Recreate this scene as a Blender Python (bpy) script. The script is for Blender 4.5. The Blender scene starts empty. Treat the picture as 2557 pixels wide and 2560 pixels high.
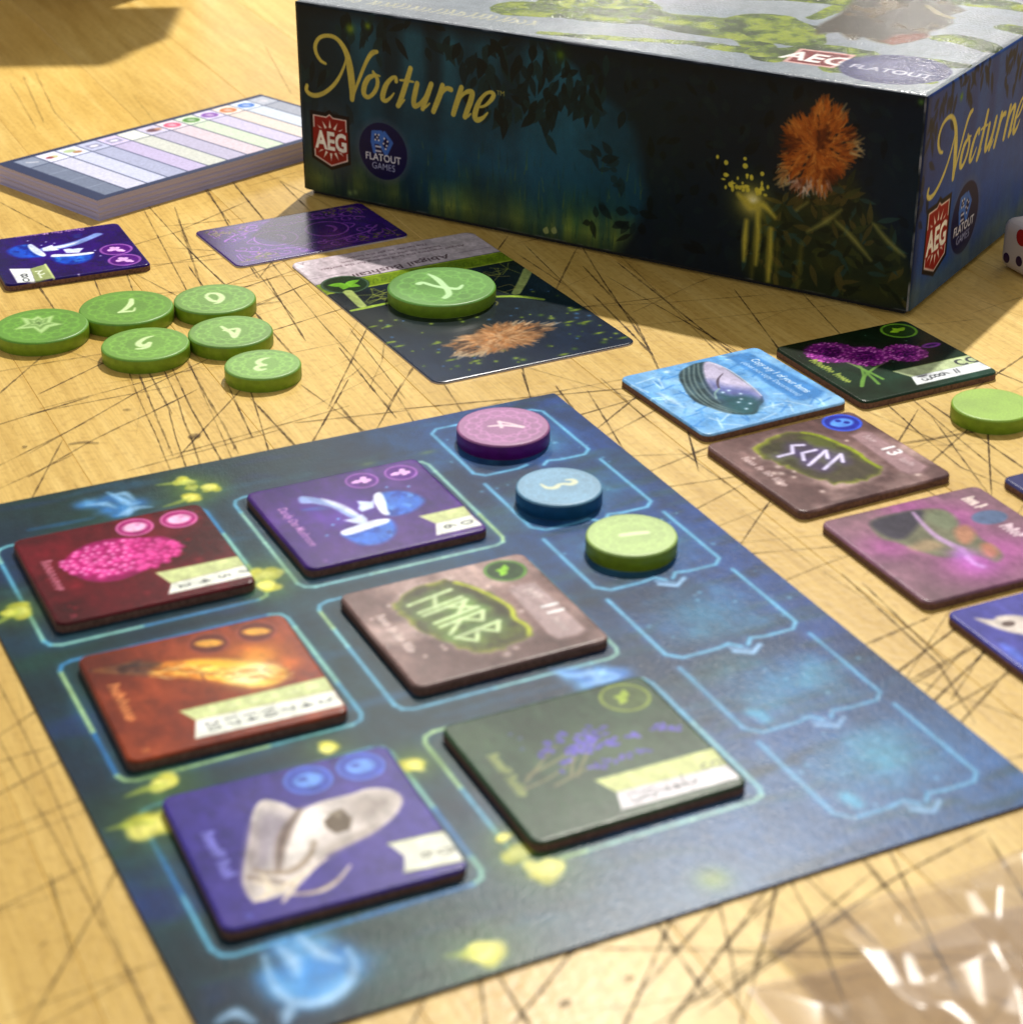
import bpy, math, random
import numpy as np

# ------------------------------------------------------------------ camera, light, exposure
U = 0.05                      # one layout unit (the width of a tile) is 5 cm
scene = bpy.context.scene
CAM_H, PITCH, ROLL, FPX, IW, IH = 5.00128, 0.474195, -0.004922, 5153.82, 2557.0, 2560.0
_cp, _sp, _cr, _sr = math.cos(PITCH), math.sin(PITCH), math.cos(ROLL), math.sin(ROLL)
FWD = np.array([0, _cp, -_sp]); _r = np.array([1.0, 0, 0]); _u = np.array([0, _sp, _cp])
RGT = _cr * _r + _sr * _u; UPV = -_sr * _r + _cr * _u
CAMP = np.array([0, 0, CAM_H])

cam_data = bpy.data.cameras.new("camera")
cam = bpy.data.objects.new("camera", cam_data)
scene.collection.objects.link(cam)
from mathutils import Matrix, Vector
cam.matrix_world = Matrix(((RGT[0], UPV[0], -FWD[0], 0), (RGT[1], UPV[1], -FWD[1], 0),
                           (RGT[2], UPV[2], -FWD[2], CAM_H * U), (0, 0, 0, 1)))
cam_data.sensor_width = 36.0
cam_data.sensor_fit = 'HORIZONTAL'
cam_data.lens = FPX / IW * 36.0
cam_data.clip_start = 0.01
cam_data.clip_end = 60.0
cam_data.dof.use_dof = True
cam_data.dof.focus_distance = 13.6 * U
cam_data.dof.aperture_fstop = 21.0
scene.camera = cam

world = bpy.data.worlds.new("World")
scene.world = world
world.use_nodes = True
bg = world.node_tree.nodes["Background"]
bg.inputs[0].default_value = (1.0, 0.975, 0.95, 1)
bg.inputs[1].default_value = 0.42

def lamp(name, loc, watts, radius, col):
    d = bpy.data.lights.new(name, 'POINT')
    d.energy = watts; d.color = col; d.shadow_soft_size = radius
    o = bpy.data.objects.new(name, d)
    o.location = [c * U for c in loc]
    scene.collection.objects.link(o)
    return o
# ceiling lamps of the room, receding behind the table
lamp("ceiling_lamp", (4.6, 35.6, 30.7), 186, 0.020, (1.0, 0.95, 0.87))
lamp("ceiling_lamp", (30.0, 52.0, 31.0), 15, 0.03, (1.0, 0.95, 0.87))
lamp("ceiling_lamp", (-4.5, 57.0, 31.0), 17, 0.09, (1.0, 0.96, 0.90))
lamp("ceiling_lamp", (-15.0, 104.0, 31.0), 15, 0.35, (1.0, 0.96, 0.92))
lamp("ceiling_lamp", (8.0, 142.0, 31.0), 20, 0.04, (1.0, 0.96, 0.90))
lamp("ceiling_lamp", (26.0, 123.0, 31.0), 18, 0.04, (1.0, 0.96, 0.90))

scene.view_settings.view_transform = 'Standard'
scene.view_settings.look = 'None'
scene.view_settings.exposure = 0.0
scene.view_settings.gamma = 1.0
scene.view_settings.use_curve_mapping = False
try:
    scene.cycles.use_denoising = True
except Exception:
    pass

# ------------------------------------------------------------------ object helpers
COL = scene.collection
def empty(name, loc=(0, 0, 0), rz=0.0, label=None, cat=None, group=None):
    o = bpy.data.objects.new(name, None)
    o.empty_display_size = 0.01
    o.location = [c * U for c in loc]; o.rotation_euler = (0, 0, rz)
    COL.objects.link(o)
    tag(o, label, cat, group)
    return o
def tag(o, label=None, cat=None, group=None, kind=None):
    if label: o["label"] = label
    if cat: o["category"] = cat
    if group: o["group"] = group
    if kind: o["kind"] = kind
    return o
def mesh_obj(name, verts, faces, mat, parent=None, smooth=False, colors=None, loc=None):
    me = bpy.data.meshes.new(name)
    v = np.asarray(verts, dtype=np.float32) * U
    if isinstance(faces, np.ndarray):
        k = faces.shape[1]; n = len(faces)
        me.vertices.add(len(v)); me.vertices.foreach_set("co", v.ravel())
        me.loops.add(n * k); me.loops.foreach_set("vertex_index", faces.astype(np.int32).ravel())
        me.polygons.add(n)
        me.polygons.foreach_set("loop_start", np.arange(0, n * k, k, dtype=np.int32))
        me.polygons.foreach_set("loop_total", np.full(n, k, dtype=np.int32))
        me.update(calc_edges=True)
    else:
        me.from_pydata([tuple(x) for x in v], [], faces); me.update()
    if colors is not None:
        a = me.color_attributes.new("Col", 'FLOAT_COLOR', 'POINT')
        a.data.foreach_set("color", np.asarray(colors, dtype=np.float32).ravel())
    if smooth:
        me.polygons.foreach_set("use_smooth", np.ones(len(me.polygons), dtype=bool))
    me.materials.append(mat)
    o = bpy.data.objects.new(name, me)
    COL.objects.link(o)
    if parent: o.parent = parent
    if loc: o.location = [c * U for c in loc]
    return o

# ------------------------------------------------------------------ materials
def srgb(c):
    c = np.asarray(c, dtype=float)
    return np.where(c <= 0.04045, c / 12.92, ((np.clip(c, 0, 1) + 0.055) / 1.055) ** 2.4)
def c8(r, g, b): return (r / 255.0, g / 255.0, b / 255.0)
def lin(r, g, b): return tuple(srgb(c8(r, g, b))) + (1.0,)
def new_mat(name):
    m = bpy.data.materials.new(name); m.use_nodes = True
    return m, m.node_tree.nodes, m.node_tree.links, m.node_tree.nodes["Principled BSDF"]
def print_mat(name, rough, spec=0.5, bump=0.0, bscale=900.0, coat=0.0):
    """printed paper: the colours lie on the mesh, the nodes give grain, gloss and linen relief"""
    m, N, L, B = new_mat(name)
    a = N.new("ShaderNodeAttribute"); a.attribute_name = "Col"
    tc = N.new("ShaderNodeTexCoord")
    nz = N.new("ShaderNodeTexNoise"); nz.inputs["Scale"].default_value = bscale * 1.7; nz.inputs["Detail"].default_value = 2
    L.new(tc.outputs["Object"], nz.inputs["Vector"])
    mp = N.new("ShaderNodeMapRange"); mp.inputs[1].default_value = .3; mp.inputs[2].default_value = .7
    mp.inputs[3].default_value = .88; mp.inputs[4].default_value = 1.12
    L.new(nz.outputs["Fac"], mp.inputs[0])
    mx = N.new("ShaderNodeMix"); mx.data_type = 'RGBA'; mx.blend_type = 'MULTIPLY'; mx.inputs[0].default_value = 1
    L.new(a.outputs["Color"], mx.inputs[6]); L.new(mp.outputs[0], mx.inputs[7])
    L.new(mx.outputs[2], B.inputs["Base Color"])
    B.inputs["Roughness"].default_value = rough
    B.inputs["Specular IOR Level"].default_value = spec
    if coat:
        B.inputs["Coat Weight"].default_value = coat; B.inputs["Coat Roughness"].default_value = rough * 0.6
    if bump:
        n2 = N.new("ShaderNodeTexNoise"); n2.inputs["Scale"].default_value = bscale; n2.inputs["Detail"].default_value = 1
        L.new(tc.outputs["Object"], n2.inputs["Vector"])
        b = N.new("ShaderNodeBump"); b.inputs["Strength"].default_value = bump; b.inputs["Distance"].default_value = 0.0002
        L.new(n2.outputs["Fac"], b.inputs["Height"]); L.new(b.outputs["Normal"], B.inputs["Normal"])
    return m
def plain_mat(name, col, rough=.5, spec=.5, var=.12, scale=300.0, bump=.15):
    m, N, L, B = new_mat(name)
    tc = N.new("ShaderNodeTexCoord")
    nz = N.new("ShaderNodeTexNoise"); nz.inputs["Scale"].default_value = scale; nz.inputs["Detail"].default_value = 4
    L.new(tc.outputs["Object"], nz.inputs["Vector"])
    cr = N.new("ShaderNodeValToRGB")
    c = np.array(col[:3])
    cr.color_ramp.elements[0].position = .3; cr.color_ramp.elements[1].position = .7
    cr.color_ramp.elements[0].color = tuple(c * (1 - var)) + (1,)
    cr.color_ramp.elements[1].color = tuple(np.clip(c * (1 + var), 0, 1)) + (1,)
    L.new(nz.outputs["Fac"], cr.inputs[0]); L.new(cr.outputs[0], B.inputs["Base Color"])
    B.inputs["Roughness"].default_value = rough; B.inputs["Specular IOR Level"].default_value = spec
    b = N.new("ShaderNodeBump"); b.inputs["Strength"].default_value = bump; b.inputs["Distance"].default_value = 0.0003
    L.new(nz.outputs["Fac"], b.inputs["Height"]); L.new(b.outputs["Normal"], B.inputs["Normal"])
    return m
def wood_mat():
    m, N, L, B = new_mat("maple")
    tc = N.new("ShaderNodeTexCoord"); oi = N.new("ShaderNodeObjectInfo")
    off = N.new("ShaderNodeVectorMath"); off.operation = 'SCALE'; off.inputs[3].default_value = 7.0
    cmb = N.new("ShaderNodeCombineXYZ")
    for k in range(3): L.new(oi.outputs["Random"], cmb.inputs[k])
    L.new(cmb.outputs[0], off.inputs[0])
    add = N.new("ShaderNodeVectorMath"); add.operation = 'ADD'
    L.new(tc.outputs["Object"], add.inputs[0]); L.new(off.outputs[0], add.inputs[1])
    mp = N.new("ShaderNodeMapping"); mp.inputs["Scale"].default_value = (1.4, 22, 22)
    L.new(add.outputs[0], mp.inputs["Vector"])
    n1 = N.new("ShaderNodeTexNoise"); n1.inputs["Scale"].default_value = 6; n1.inputs["Detail"].default_value = 6
    n1.inputs["Roughness"].default_value = .62; n1.inputs["Distortion"].default_value = .6
    L.new(mp.outputs[0], n1.inputs["Vector"])
    cr = N.new("ShaderNodeValToRGB")
    e = cr.color_ramp.elements
    e[0].position = .28; e[0].color = lin(206, 170, 88)
    e[1].position = .74; e[1].color = lin(236, 206, 128)
    k = e.new(.52); k.color = lin(222, 188, 106)
    L.new(n1.outputs["Fac"], cr.inputs[0])
    # cloudy yellowing
    n2 = N.new("ShaderNodeTexNoise"); n2.inputs["Scale"].default_value = 9; n2.inputs["Detail"].default_value = 4
    L.new(tc.outputs["Object"], n2.inputs["Vector"])
    cr2 = N.new("ShaderNodeValToRGB")
    cr2.color_ramp.elements[0].position = .33; cr2.color_ramp.elements[0].color = (.92, .88, .80, 1)
    cr2.color_ramp.elements[1].position = .66; cr2.color_ramp.elements[1].color = (1.04, 1.04, 1.02, 1)
    L.new(n2.outputs["Fac"], cr2.inputs[0])
    mx = N.new("ShaderNodeMix"); mx.data_type = 'RGBA'; mx.blend_type = 'MULTIPLY'; mx.inputs[0].default_value = 1
    L.new(cr.outputs[0], mx.inputs[6]); L.new(cr2.outputs[0], mx.inputs[7])
    hs = N.new("ShaderNodeHueSaturation")
    mr = N.new("ShaderNodeMapRange"); mr.inputs[3].default_value = .92; mr.inputs[4].default_value = 1.04
    L.new(oi.outputs["Random"], mr.inputs[0]); L.new(mr.outputs[0], hs.inputs["Value"])
    L.new(mx.outputs[2], hs.inputs["Color"])
    mpf = N.new("ShaderNodeMapping"); mpf.inputs["Scale"].default_value = (14, 420, 420)
    L.new(add.outputs[0], mpf.inputs["Vector"])
    nf = N.new("ShaderNodeTexNoise"); nf.inputs["Scale"].default_value = 4; nf.inputs["Detail"].default_value = 4; nf.inputs["Roughness"].default_value = .7
    L.new(mpf.outputs[0], nf.inputs["Vector"])
    crf = N.new("ShaderNodeValToRGB")
    crf.color_ramp.elements[0].position = .34; crf.color_ramp.elements[0].color = (.80, .76, .68, 1)
    crf.color_ramp.elements[1].position = .58; crf.color_ramp.elements[1].color = (1.02, 1.02, 1.02, 1)
    L.new(nf.outputs["Fac"], crf.inputs[0])
    mf = N.new("ShaderNodeMix"); mf.data_type = 'RGBA'; mf.blend_type = 'MULTIPLY'; mf.inputs[0].default_value = .75
    L.new(hs.outputs[0], mf.inputs[6]); L.new(crf.outputs[0], mf.inputs[7])
    # fine grime
    n3 = N.new("ShaderNodeTexNoise"); n3.inputs["Scale"].default_value = 420; n3.inputs["Detail"].default_value = 3
    L.new(tc.outputs["Object"], n3.inputs["Vector"])
    cr3 = N.new("ShaderNodeValToRGB")
    cr3.color_ramp.elements[0].position = .28; cr3.color_ramp.elements[0].color = (.80, .76, .70, 1)
    cr3.color_ramp.elements[1].position = .5; cr3.color_ramp.elements[1].color = (1, 1, 1, 1)
    L.new(n3.outputs["Fac"], cr3.inputs[0])
    m2 = N.new("ShaderNodeMix"); m2.data_type = 'RGBA'; m2.blend_type = 'MULTIPLY'; m2.inputs[0].default_value = .8
    L.new(mf.outputs[2], m2.inputs[6]); L.new(cr3.outputs[0], m2.inputs[7])
    L.new(m2.outputs[2], B.inputs["Base Color"])
    rr = N.new("ShaderNodeMapRange"); rr.inputs[1].default_value = .3; rr.inputs[2].default_value = .7
    rr.inputs[3].default_value = .30; rr.inputs[4].default_value = .48
    L.new(n2.outputs["Fac"], rr.inputs[0]); L.new(rr.outputs[0], B.inputs["Roughness"])
    B.inputs["Specular IOR Level"].default_value = .30
    b = N.new("ShaderNodeBump"); b.inputs["Strength"].default_value = .35; b.inputs["Distance"].default_value = .0003
    L.new(n3.outputs["Fac"], b.inputs["Height"]); L.new(b.outputs["Normal"], B.inputs["Normal"])
    return m
def scratch_mat(name, col, lo, hi):
    m, N, L, B = new_mat(name)
    B.inputs["Base Color"].default_value = col; B.inputs["Roughness"].default_value = .7
    B.inputs["Specular IOR Level"].default_value = .15
    tc = N.new("ShaderNodeTexCoord")
    nz = N.new("ShaderNodeTexNoise"); nz.inputs["Scale"].default_value = 150; nz.inputs["Detail"].default_value = 5
    nz.inputs["Roughness"].default_value = .7
    L.new(tc.outputs["Object"], nz.inputs["Vector"])
    at = N.new("ShaderNodeAttribute"); at.attribute_name = "Col"
    mr = N.new("ShaderNodeMapRange"); mr.inputs[1].default_value = .36; mr.inputs[2].default_value = .60
    mr.inputs[3].default_value = lo; mr.inputs[4].default_value = hi
    L.new(nz.outputs["Fac"], mr.inputs[0])
    mu = N.new("ShaderNodeMath"); mu.operation = 'MULTIPLY'
    L.new(mr.outputs[0], mu.inputs[0]); L.new(at.outputs["Fac"], mu.inputs[1])
    L.new(mu.outputs[0], B.inputs["Alpha"])
    return m
def film_mat():
    m, N, L, B = new_mat("clear_plastic_film")
    out = N["Material Output"]
    tr = N.new("ShaderNodeBsdfTransparent"); tr.inputs[0].default_value = (.88, .85, .82, 1)
    gl = N.new("ShaderNodeBsdfGlossy"); gl.inputs["Color"].default_value = (1, 1, 1, 1); gl.inputs["Roughness"].default_value = .24
    df = N.new("ShaderNodeBsdfDiffuse"); df.inputs[0].default_value = lin(186, 176, 170)
    lw = N.new("ShaderNodeLayerWeight"); lw.inputs[0].default_value = .12
    m1 = N.new("ShaderNodeMixShader"); m1.inputs[0].default_value = .14
    L.new(tr.outputs[0], m1.inputs[1]); L.new(df.outputs[0], m1.inputs[2])
    mr = N.new("ShaderNodeMapRange"); mr.inputs[3].default_value = .022; mr.inputs[4].default_value = .30
    L.new(lw.outputs["Fresnel"], mr.inputs[0])
    m2 = N.new("ShaderNodeMixShader")
    L.new(mr.outputs[0], m2.inputs[0]); L.new(m1.outputs[0], m2.inputs[1]); L.new(gl.outputs[0], m2.inputs[2])
    L.new(m2.outputs[0], out.inputs[0])
    return m

# ------------------------------------------------------------------ painting printed faces (colours per mesh point)
FR = dict(FF=(0,0,1.3249),ZA=(700,0,.33679),ZB=(1300,0,.33679),ZC=(1907,0,.33679),ZD=(0,0,.3886),ZE=(0,500,.3886),
    ZF=(700,550,.46632),ZG=(1500,700,.54767),ZH=(0,1100,.36269),ZI=(550,1000,.36269),ZJ=(1050,950,.36269),ZK=(100,1700,.59585),
    ZL=(1000,1600,.49223),ZM=(1700,1750,.44404),ZN=(0,200,.39378),ZO=(0,540,.20725),ZP=(460,480,.31088),ZQ=(1500,780,.32642),
    ZR=(1900,770,.34041),ZS=(1740,1000,.34197),ZT=(600,1100,.33161),ZU=(2200,1000,.20708),ZV=(2200,1400,.20708),ZW=(0,750,.31088),
    ZX=(0,1700,.4452),ZY=(1000,2160,.51813),Z8=(1850,2150,.36632),Z1=(820,1330,.38342),Z2=(140,1500,.40415),Z3=(0,1230,.35233),Z4=(700,560,.31088))
def parse(s):
    if not isinstance(s, str): return [tuple(p) for p in s]
    return [tuple(float(k) for k in p.split(",")) for p in s.split()]
def ray_hit(x, y, O, n):
    d = FWD + RGT * (x - IW / 2) / FPX - UPV * (y - IH / 2) / FPX
    t = np.dot(O - CAMP, n) / np.dot(d, n)
    return CAMP + d * t
def ground(fr, s, z=0.0):
    o = FR[fr]
    return [ray_hit(o[0] + a * o[2], o[1] + b * o[2], np.array([0, 0, z]), np.array([0, 0, 1.0]))[:2] for a, b in parse(s)]
def smooth_pts(P, n=8, closed=False):
    P = np.asarray(P, float); m = len(P)
    if m < 3: return P
    out = []
    rng = range(m) if closed else range(m - 1)
    for i in rng:
        p0 = P[(i - 1) % m] if (closed or i > 0) else P[0]
        p1 = P[i]; p2 = P[(i + 1) % m]
        p3 = P[(i + 2) % m] if (closed or i + 2 < m) else P[-1]
        for k in range(n):
            t = k / n
            out.append(.5 * ((2 * p1) + (-p0 + p2) * t + (2 * p0 - 5 * p1 + 4 * p2 - p3) * t * t + (-p0 + 3 * p1 - 3 * p2 + p3) * t ** 3))
    if not closed: out.append(P[-1])
    return np.array(out)
def lattice_noise(X, Y, scale, seed):
    r = np.random.RandomState(seed).rand(64, 64)
    x = X * scale + 100.37; y = Y * scale + 57.91
    xi = np.floor(x).astype(int); yi = np.floor(y).astype(int)
    fx = x - xi; fy = y - yi
    fx = fx * fx * (3 - 2 * fx); fy = fy * fy * (3 - 2 * fy)
    a = r[yi % 64, xi % 64]; b = r[yi % 64, (xi + 1) % 64]; c = r[(yi + 1) % 64, xi % 64]; d = r[(yi + 1) % 64, (xi + 1) % 64]
    return (a * (1 - fx) + b * fx) * (1 - fy) + (c * (1 - fx) + d * fx) * fy

_tcache = {}
def text_tris(s, bold=0.0):
    key = (s, bold)
    if key not in _tcache:
        cu = bpy.data.curves.new("t", 'FONT'); cu.body = s; cu.size = 1.0; cu.offset = bold; cu.resolution_u = 3
        o = bpy.data.objects.new("t", cu); COL.objects.link(o)
        dg = bpy.context.evaluated_depsgraph_get(); dg.update()
        me = o.evaluated_get(dg).to_mesh()
        me.calc_loop_triangles()
        v = np.array([q.co[:2] for q in me.vertices]) if len(me.vertices) else np.zeros((0, 2))
        t = np.array([q.vertices[:] for q in me.loop_triangles], dtype=int) if len(me.vertices) else np.zeros((0, 3), int)
        o.evaluated_get(dg).to_mesh_clear()
        bpy.data.objects.remove(o); bpy.data.curves.remove(cu)
        _tcache[key] = (v, t)
    return _tcache[key]

class Face:
    """a flat printed face: local axes ex, ey at O (world, in units), a grid of coloured points"""
    def __init__(s, O, ex, ey, x0, x1, y0, y1, nx, ny, base, polar=None):
        s.O = np.array(O, float); s.ex = np.array(ex, float); s.ey = np.array(ey, float); s.n = np.cross(s.ex, s.ey)
        s.polar = polar is not None
        if s.polar:
            R, nr, ns = polar
            rr = np.linspace(0, R, nr); aa = np.linspace(0, 2 * math.pi, ns, endpoint=False)
            s.X = rr[:, None] * np.cos(aa)[None]; s.Y = rr[:, None] * np.sin(aa)[None]
            s.h = R / nr
        else:
            s.x0, s.x1, s.y0, s.y1, s.nx, s.ny = x0, x1, y0, y1, nx, ny
            s.X, s.Y = np.meshgrid(np.linspace(x0, x1, nx), np.linspace(y0, y1, ny))
            s.h = (x1 - x0) / (nx - 1); s.hy = (y1 - y0) / (ny - 1)
        s.C = np.empty(s.X.shape + (3,)); s.C[:] = c8(*base)
        s.fr = 'FF'
    def L(s, pts):
        o = FR[s.fr]; out = []
        for a, b in parse(pts):
            w = ray_hit(o[0] + a * o[2], o[1] + b * o[2], s.O, s.n) - s.O
            out.append((w @ s.ex, w @ s.ey))
        return np.array(out)
    def win(s, ax, bx, ay, by):
        if s.polar: return (slice(None), slice(None))
        i0 = max(0, int((ax - s.x0) / s.h) - 1); i1 = min(s.nx, int((bx - s.x0) / s.h) + 3)
        j0 = max(0, int((ay - s.y0) / s.hy) - 1); j1 = min(s.ny, int((by - s.y0) / s.hy) + 3)
        return (slice(j0, max(j0, j1)), slice(i0, max(i0, i1)))
    def put(s, w, mask, col, mode='mix'):
        if mask.size == 0: return
        c = s.C[w]; m = np.clip(mask, 0, 1)[..., None]
        col = np.asarray(col) if np.ndim(col) > 1 else np.array(c8(*col))
        if mode == 'mix': s.C[w] = c * (1 - m) + col * m
        elif mode == 'add': s.C[w] = c + col * m
        elif mode == 'mul': s.C[w] = c * (1 - m + col * m)
    def noise(s, scale, seed, octv=4, w=(slice(None), slice(None)), sx=1.0, sy=1.0, gain=.5):
        t = 0; a = 1; tot = 0
        for k in range(octv):
            t = t + a * lattice_noise(s.X[w] * sx, s.Y[w] * sy, scale * 2 ** k, seed + k * 7); tot += a; a *= gain
        return t / tot
    def mottled(s, col, scale, seed, lo=.35, hi=.7, a=1.0, sx=1, sy=1, octv=4):
        n = s.noise(scale, seed, octv, sx=sx, sy=sy)
        s.put((slice(None), slice(None)), np.clip((n - lo) / (hi - lo), 0, 1) * a, col)
    def ell(s, c, rx, ry, col, a=1.0, soft=None, rot=0.0, px=True, mode='mix'):
        if px: c = s.L([c])[0]
        soft = soft if soft else 1.5 * s.h / min(rx, ry)
        R = max(rx, ry) * (1 + soft)
        w = s.win(c[0] - R, c[0] + R, c[1] - R, c[1] + R)
        dx = s.X[w] - c[0]; dy = s.Y[w] - c[1]
        cr, sr = math.cos(rot), math.sin(rot)
        d = np.sqrt(((dx * cr + dy * sr) / rx) ** 2 + ((-dx * sr + dy * cr) / ry) ** 2)
        s.put(w, np.clip((1 + soft / 2 - d) / soft, 0, 1) * a, col, mode)
    def glow(s, c, r, col, a=1.0, px=True, p=2.0, ry=None, rot=0.0, mode='mix'):
        if px: c = s.L([c])[0]
        ry = ry or r; R = max(r, ry) * 2.2
        w = s.win(c[0] - R, c[0] + R, c[1] - R, c[1] + R)
        dx = s.X[w] - c[0]; dy = s.Y[w] - c[1]
        cr, sr = math.cos(rot), math.sin(rot)
        d2 = ((dx * cr + dy * sr) / r) ** 2 + ((-dx * sr + dy * cr) / ry) ** 2
        s.put(w, np.exp(-d2 * p) * a, col, mode)
    def ring(s, c, r, wd, col, a=1.0, px=True):
        if px: c = s.L([c])[0]
        w = s.win(c[0] - r - wd, c[0] + r + wd, c[1] - r - wd, c[1] + r + wd)
        d = np.abs(np.hypot(s.X[w] - c[0], s.Y[w] - c[1]) - r)
        s.put(w, np.clip((wd / 2 + s.h * .7 - d) / (s.h * 1.4), 0, 1) * a, col)
    def segmask(s, P, wd, soft):
        P = np.asarray(P, float)
        if np.ndim(wd) == 0: W = np.full(len(P), float(wd))
        else: W = np.interp(np.linspace(0, 1, len(P)), np.linspace(0, 1, len(wd)), wd)
        m = W.max() / 2 + soft
        w = s.win(P[:, 0].min() - m, P[:, 0].max() + m, P[:, 1].min() - m, P[:, 1].max() + m)
        X = s.X[w]; Y = s.Y[w]; M = np.zeros(X.shape)
        if M.size == 0: return w, M
        for i in range(len(P) - 1):
            a, b = P[i], P[i + 1]; d = b - a; l2 = d @ d
            if not s.polar and len(P) > 6:      # narrow window for one segment
                k = m
                j0 = np.searchsorted(Y[:, 0], min(a[1], b[1]) - k); j1 = np.searchsorted(Y[:, 0], max(a[1], b[1]) + k)
                i0 = np.searchsorted(X[0], min(a[0], b[0]) - k); i1 = np.searchsorted(X[0], max(a[0], b[0]) + k)
                sl = (slice(j0, j1), slice(i0, i1))
            else: sl = (slice(None), slice(None))
            x = X[sl]; y = Y[sl]
            if x.size == 0: continue
            t = np.clip(((x - a[0]) * d[0] + (y - a[1]) * d[1]) / (l2 + 1e-12), 0, 1)
            dd = np.hypot(x - a[0] - t * d[0], y - a[1] - t * d[1])
            hw = (W[i] + (W[i + 1] - W[i]) * t) / 2
            M[sl] = np.maximum(M[sl], np.clip((hw + soft / 2 - dd) / soft, 0, 1))
        return w, M
    def line(s, pts, wd, col, a=1.0, soft=None, px=True, smooth=True, closed=False, mode='mix'):
        P = s.L(pts) if px else np.asarray(pts, float)
        if smooth: P = smooth_pts(P, 6, closed)
        if closed: P = np.vstack([P, P[:1]])
        w, M = s.segmask(P, wd, soft or s.h * 1.4)
        s.put(w, M * a, col, mode)
    def polymask(s, P, soft):
        m = soft
        w = s.win(P[:, 0].min() - m, P[:, 0].max() + m, P[:, 1].min() - m, P[:, 1].max() + m)
        X = s.X[w]; Y = s.Y[w]; ins = np.zeros(X.shape, bool); D = np.full(X.shape, 1e9)
        for i in range(len(P)):
            a, b = P[i - 1], P[i]; d = b - a
            with np.errstate(divide='ignore', invalid='ignore'):
                ins ^= ((a[1] > Y) != (b[1] > Y)) & (X < d[0] * (Y - a[1]) / (d[1] + 1e-15) + a[0])
            t = np.clip(((X - a[0]) * d[0] + (Y - a[1]) * d[1]) / (d @ d + 1e-12), 0, 1)
            D = np.minimum(D, np.hypot(X - a[0] - t * d[0], Y - a[1] - t * d[1]))
        return w, np.clip(.5 + np.where(ins, D, -D) / soft, 0, 1)
    def poly(s, pts, col, a=1.0, soft=None, px=True, smooth=False, tex=None, mode='mix'):
        P = s.L(pts) if px else np.asarray(pts, float)
        if smooth: P = smooth_pts(P, 5, True)
        w, M = s.polymask(P, soft or s.h * 1.4)
        if tex is not None and M.size:
            n = s.noise(tex[0], tex[1], 4, w)
            M = M * np.clip((n - tex[2]) / (tex[3] - tex[2]), 0, 1)
        s.put(w, M * a, col, mode)
        return w, M
    def text(s, txt, pos, size, col, a=1.0, rot=0.0, px=True, bold=0.0, align='l', sx=1.0, shear=0.0):
        v, T = text_tris(txt, bold)
        if not len(v): return
        v = v.copy(); v[:, 0] = (v[:, 0] + v[:, 1] * shear) * sx
        if align == 'c': v[:, 0] -= (v[:, 0].min() + v[:, 0].max()) / 2
        c = s.L([pos])[0] if px else pos
        cr, sr = math.cos(rot), math.sin(rot)
        V = np.c_[c[0] + size * (v[:, 0] * cr - v[:, 1] * sr), c[1] + size * (v[:, 0] * sr + v[:, 1] * cr)]
        m = s.h * 2
        w = s.win(V[:, 0].min() - m, V[:, 0].max() + m, V[:, 1].min() - m, V[:, 1].max() + m)
        X = s.X[w]; Y = s.Y[w]
        if X.size == 0: return
        M = np.zeros(X.shape); K = 3
        for ox in range(K):
            for oy in range(K):
                A = np.zeros(X.shape, bool)
                dx = (ox + .5) / K * s.h - s.h / 2; dy = (oy + .5) / K * s.h - s.h / 2
                for t in T:
                    p = V[t]
                    if not s.polar:
                        j0 = np.searchsorted(Y[:, 0], p[:, 1].min() - s.h); j1 = np.searchsorted(Y[:, 0], p[:, 1].max() + s.h)
                        i0 = np.searchsorted(X[0], p[:, 0].min() - s.h); i1 = np.searchsorted(X[0], p[:, 0].max() + s.h)
                        sl = (slice(j0, j1), slice(i0, i1))
                    else: sl = (slice(None), slice(None))
                    x = X[sl] + dx; y = Y[sl] + dy
                    if x.size == 0: continue
                    e = [(p[(k + 1) % 3][0] - p[k][0]) * (y - p[k][1]) - (p[(k + 1) % 3][1] - p[k][1]) * (x - p[k][0]) for k in range(3)]
                    A[sl] |= ((e[0] >= 0) & (e[1] >= 0) & (e[2] >= 0)) | ((e[0] <= 0) & (e[1] <= 0) & (e[2] <= 0))
                M += A
        s.put(w, M / (K * K) * a, col)
    def colors(s, detail=.0, contrast=1.0):
        C = s.C
        if detail:      # fine brushwork of the print
            n = s.noise(14, 5, 4, gain=.75); n2 = s.noise(9, 15, 3, sx=2.5, sy=.8, gain=.7)
            C = C * (1 + detail * ((n - .5) * 2.2 + (n2 - .5) * 1.4))[..., None]
        if contrast != 1.0: C = (C - .34) * contrast + .325
        c = srgb(np.clip(C, 0.008, 1)).reshape(-1, 3)
        return np.c_[c, np.ones(len(c))]

def grid_faces(nx, ny):
    i = np.arange(nx * ny).reshape(ny, nx)
    return np.stack([i[:-1, :-1].ravel(), i[:-1, 1:].ravel(), i[1:, 1:].ravel(), i[1:, :-1].ravel()], 1)
def perimeter(nx, ny):
    i = np.arange(nx * ny).reshape(ny, nx)
    return np.concatenate([i[0, :-1], i[:-1, -1], i[-1, :0:-1], i[:0:-1, 0]])

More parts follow.
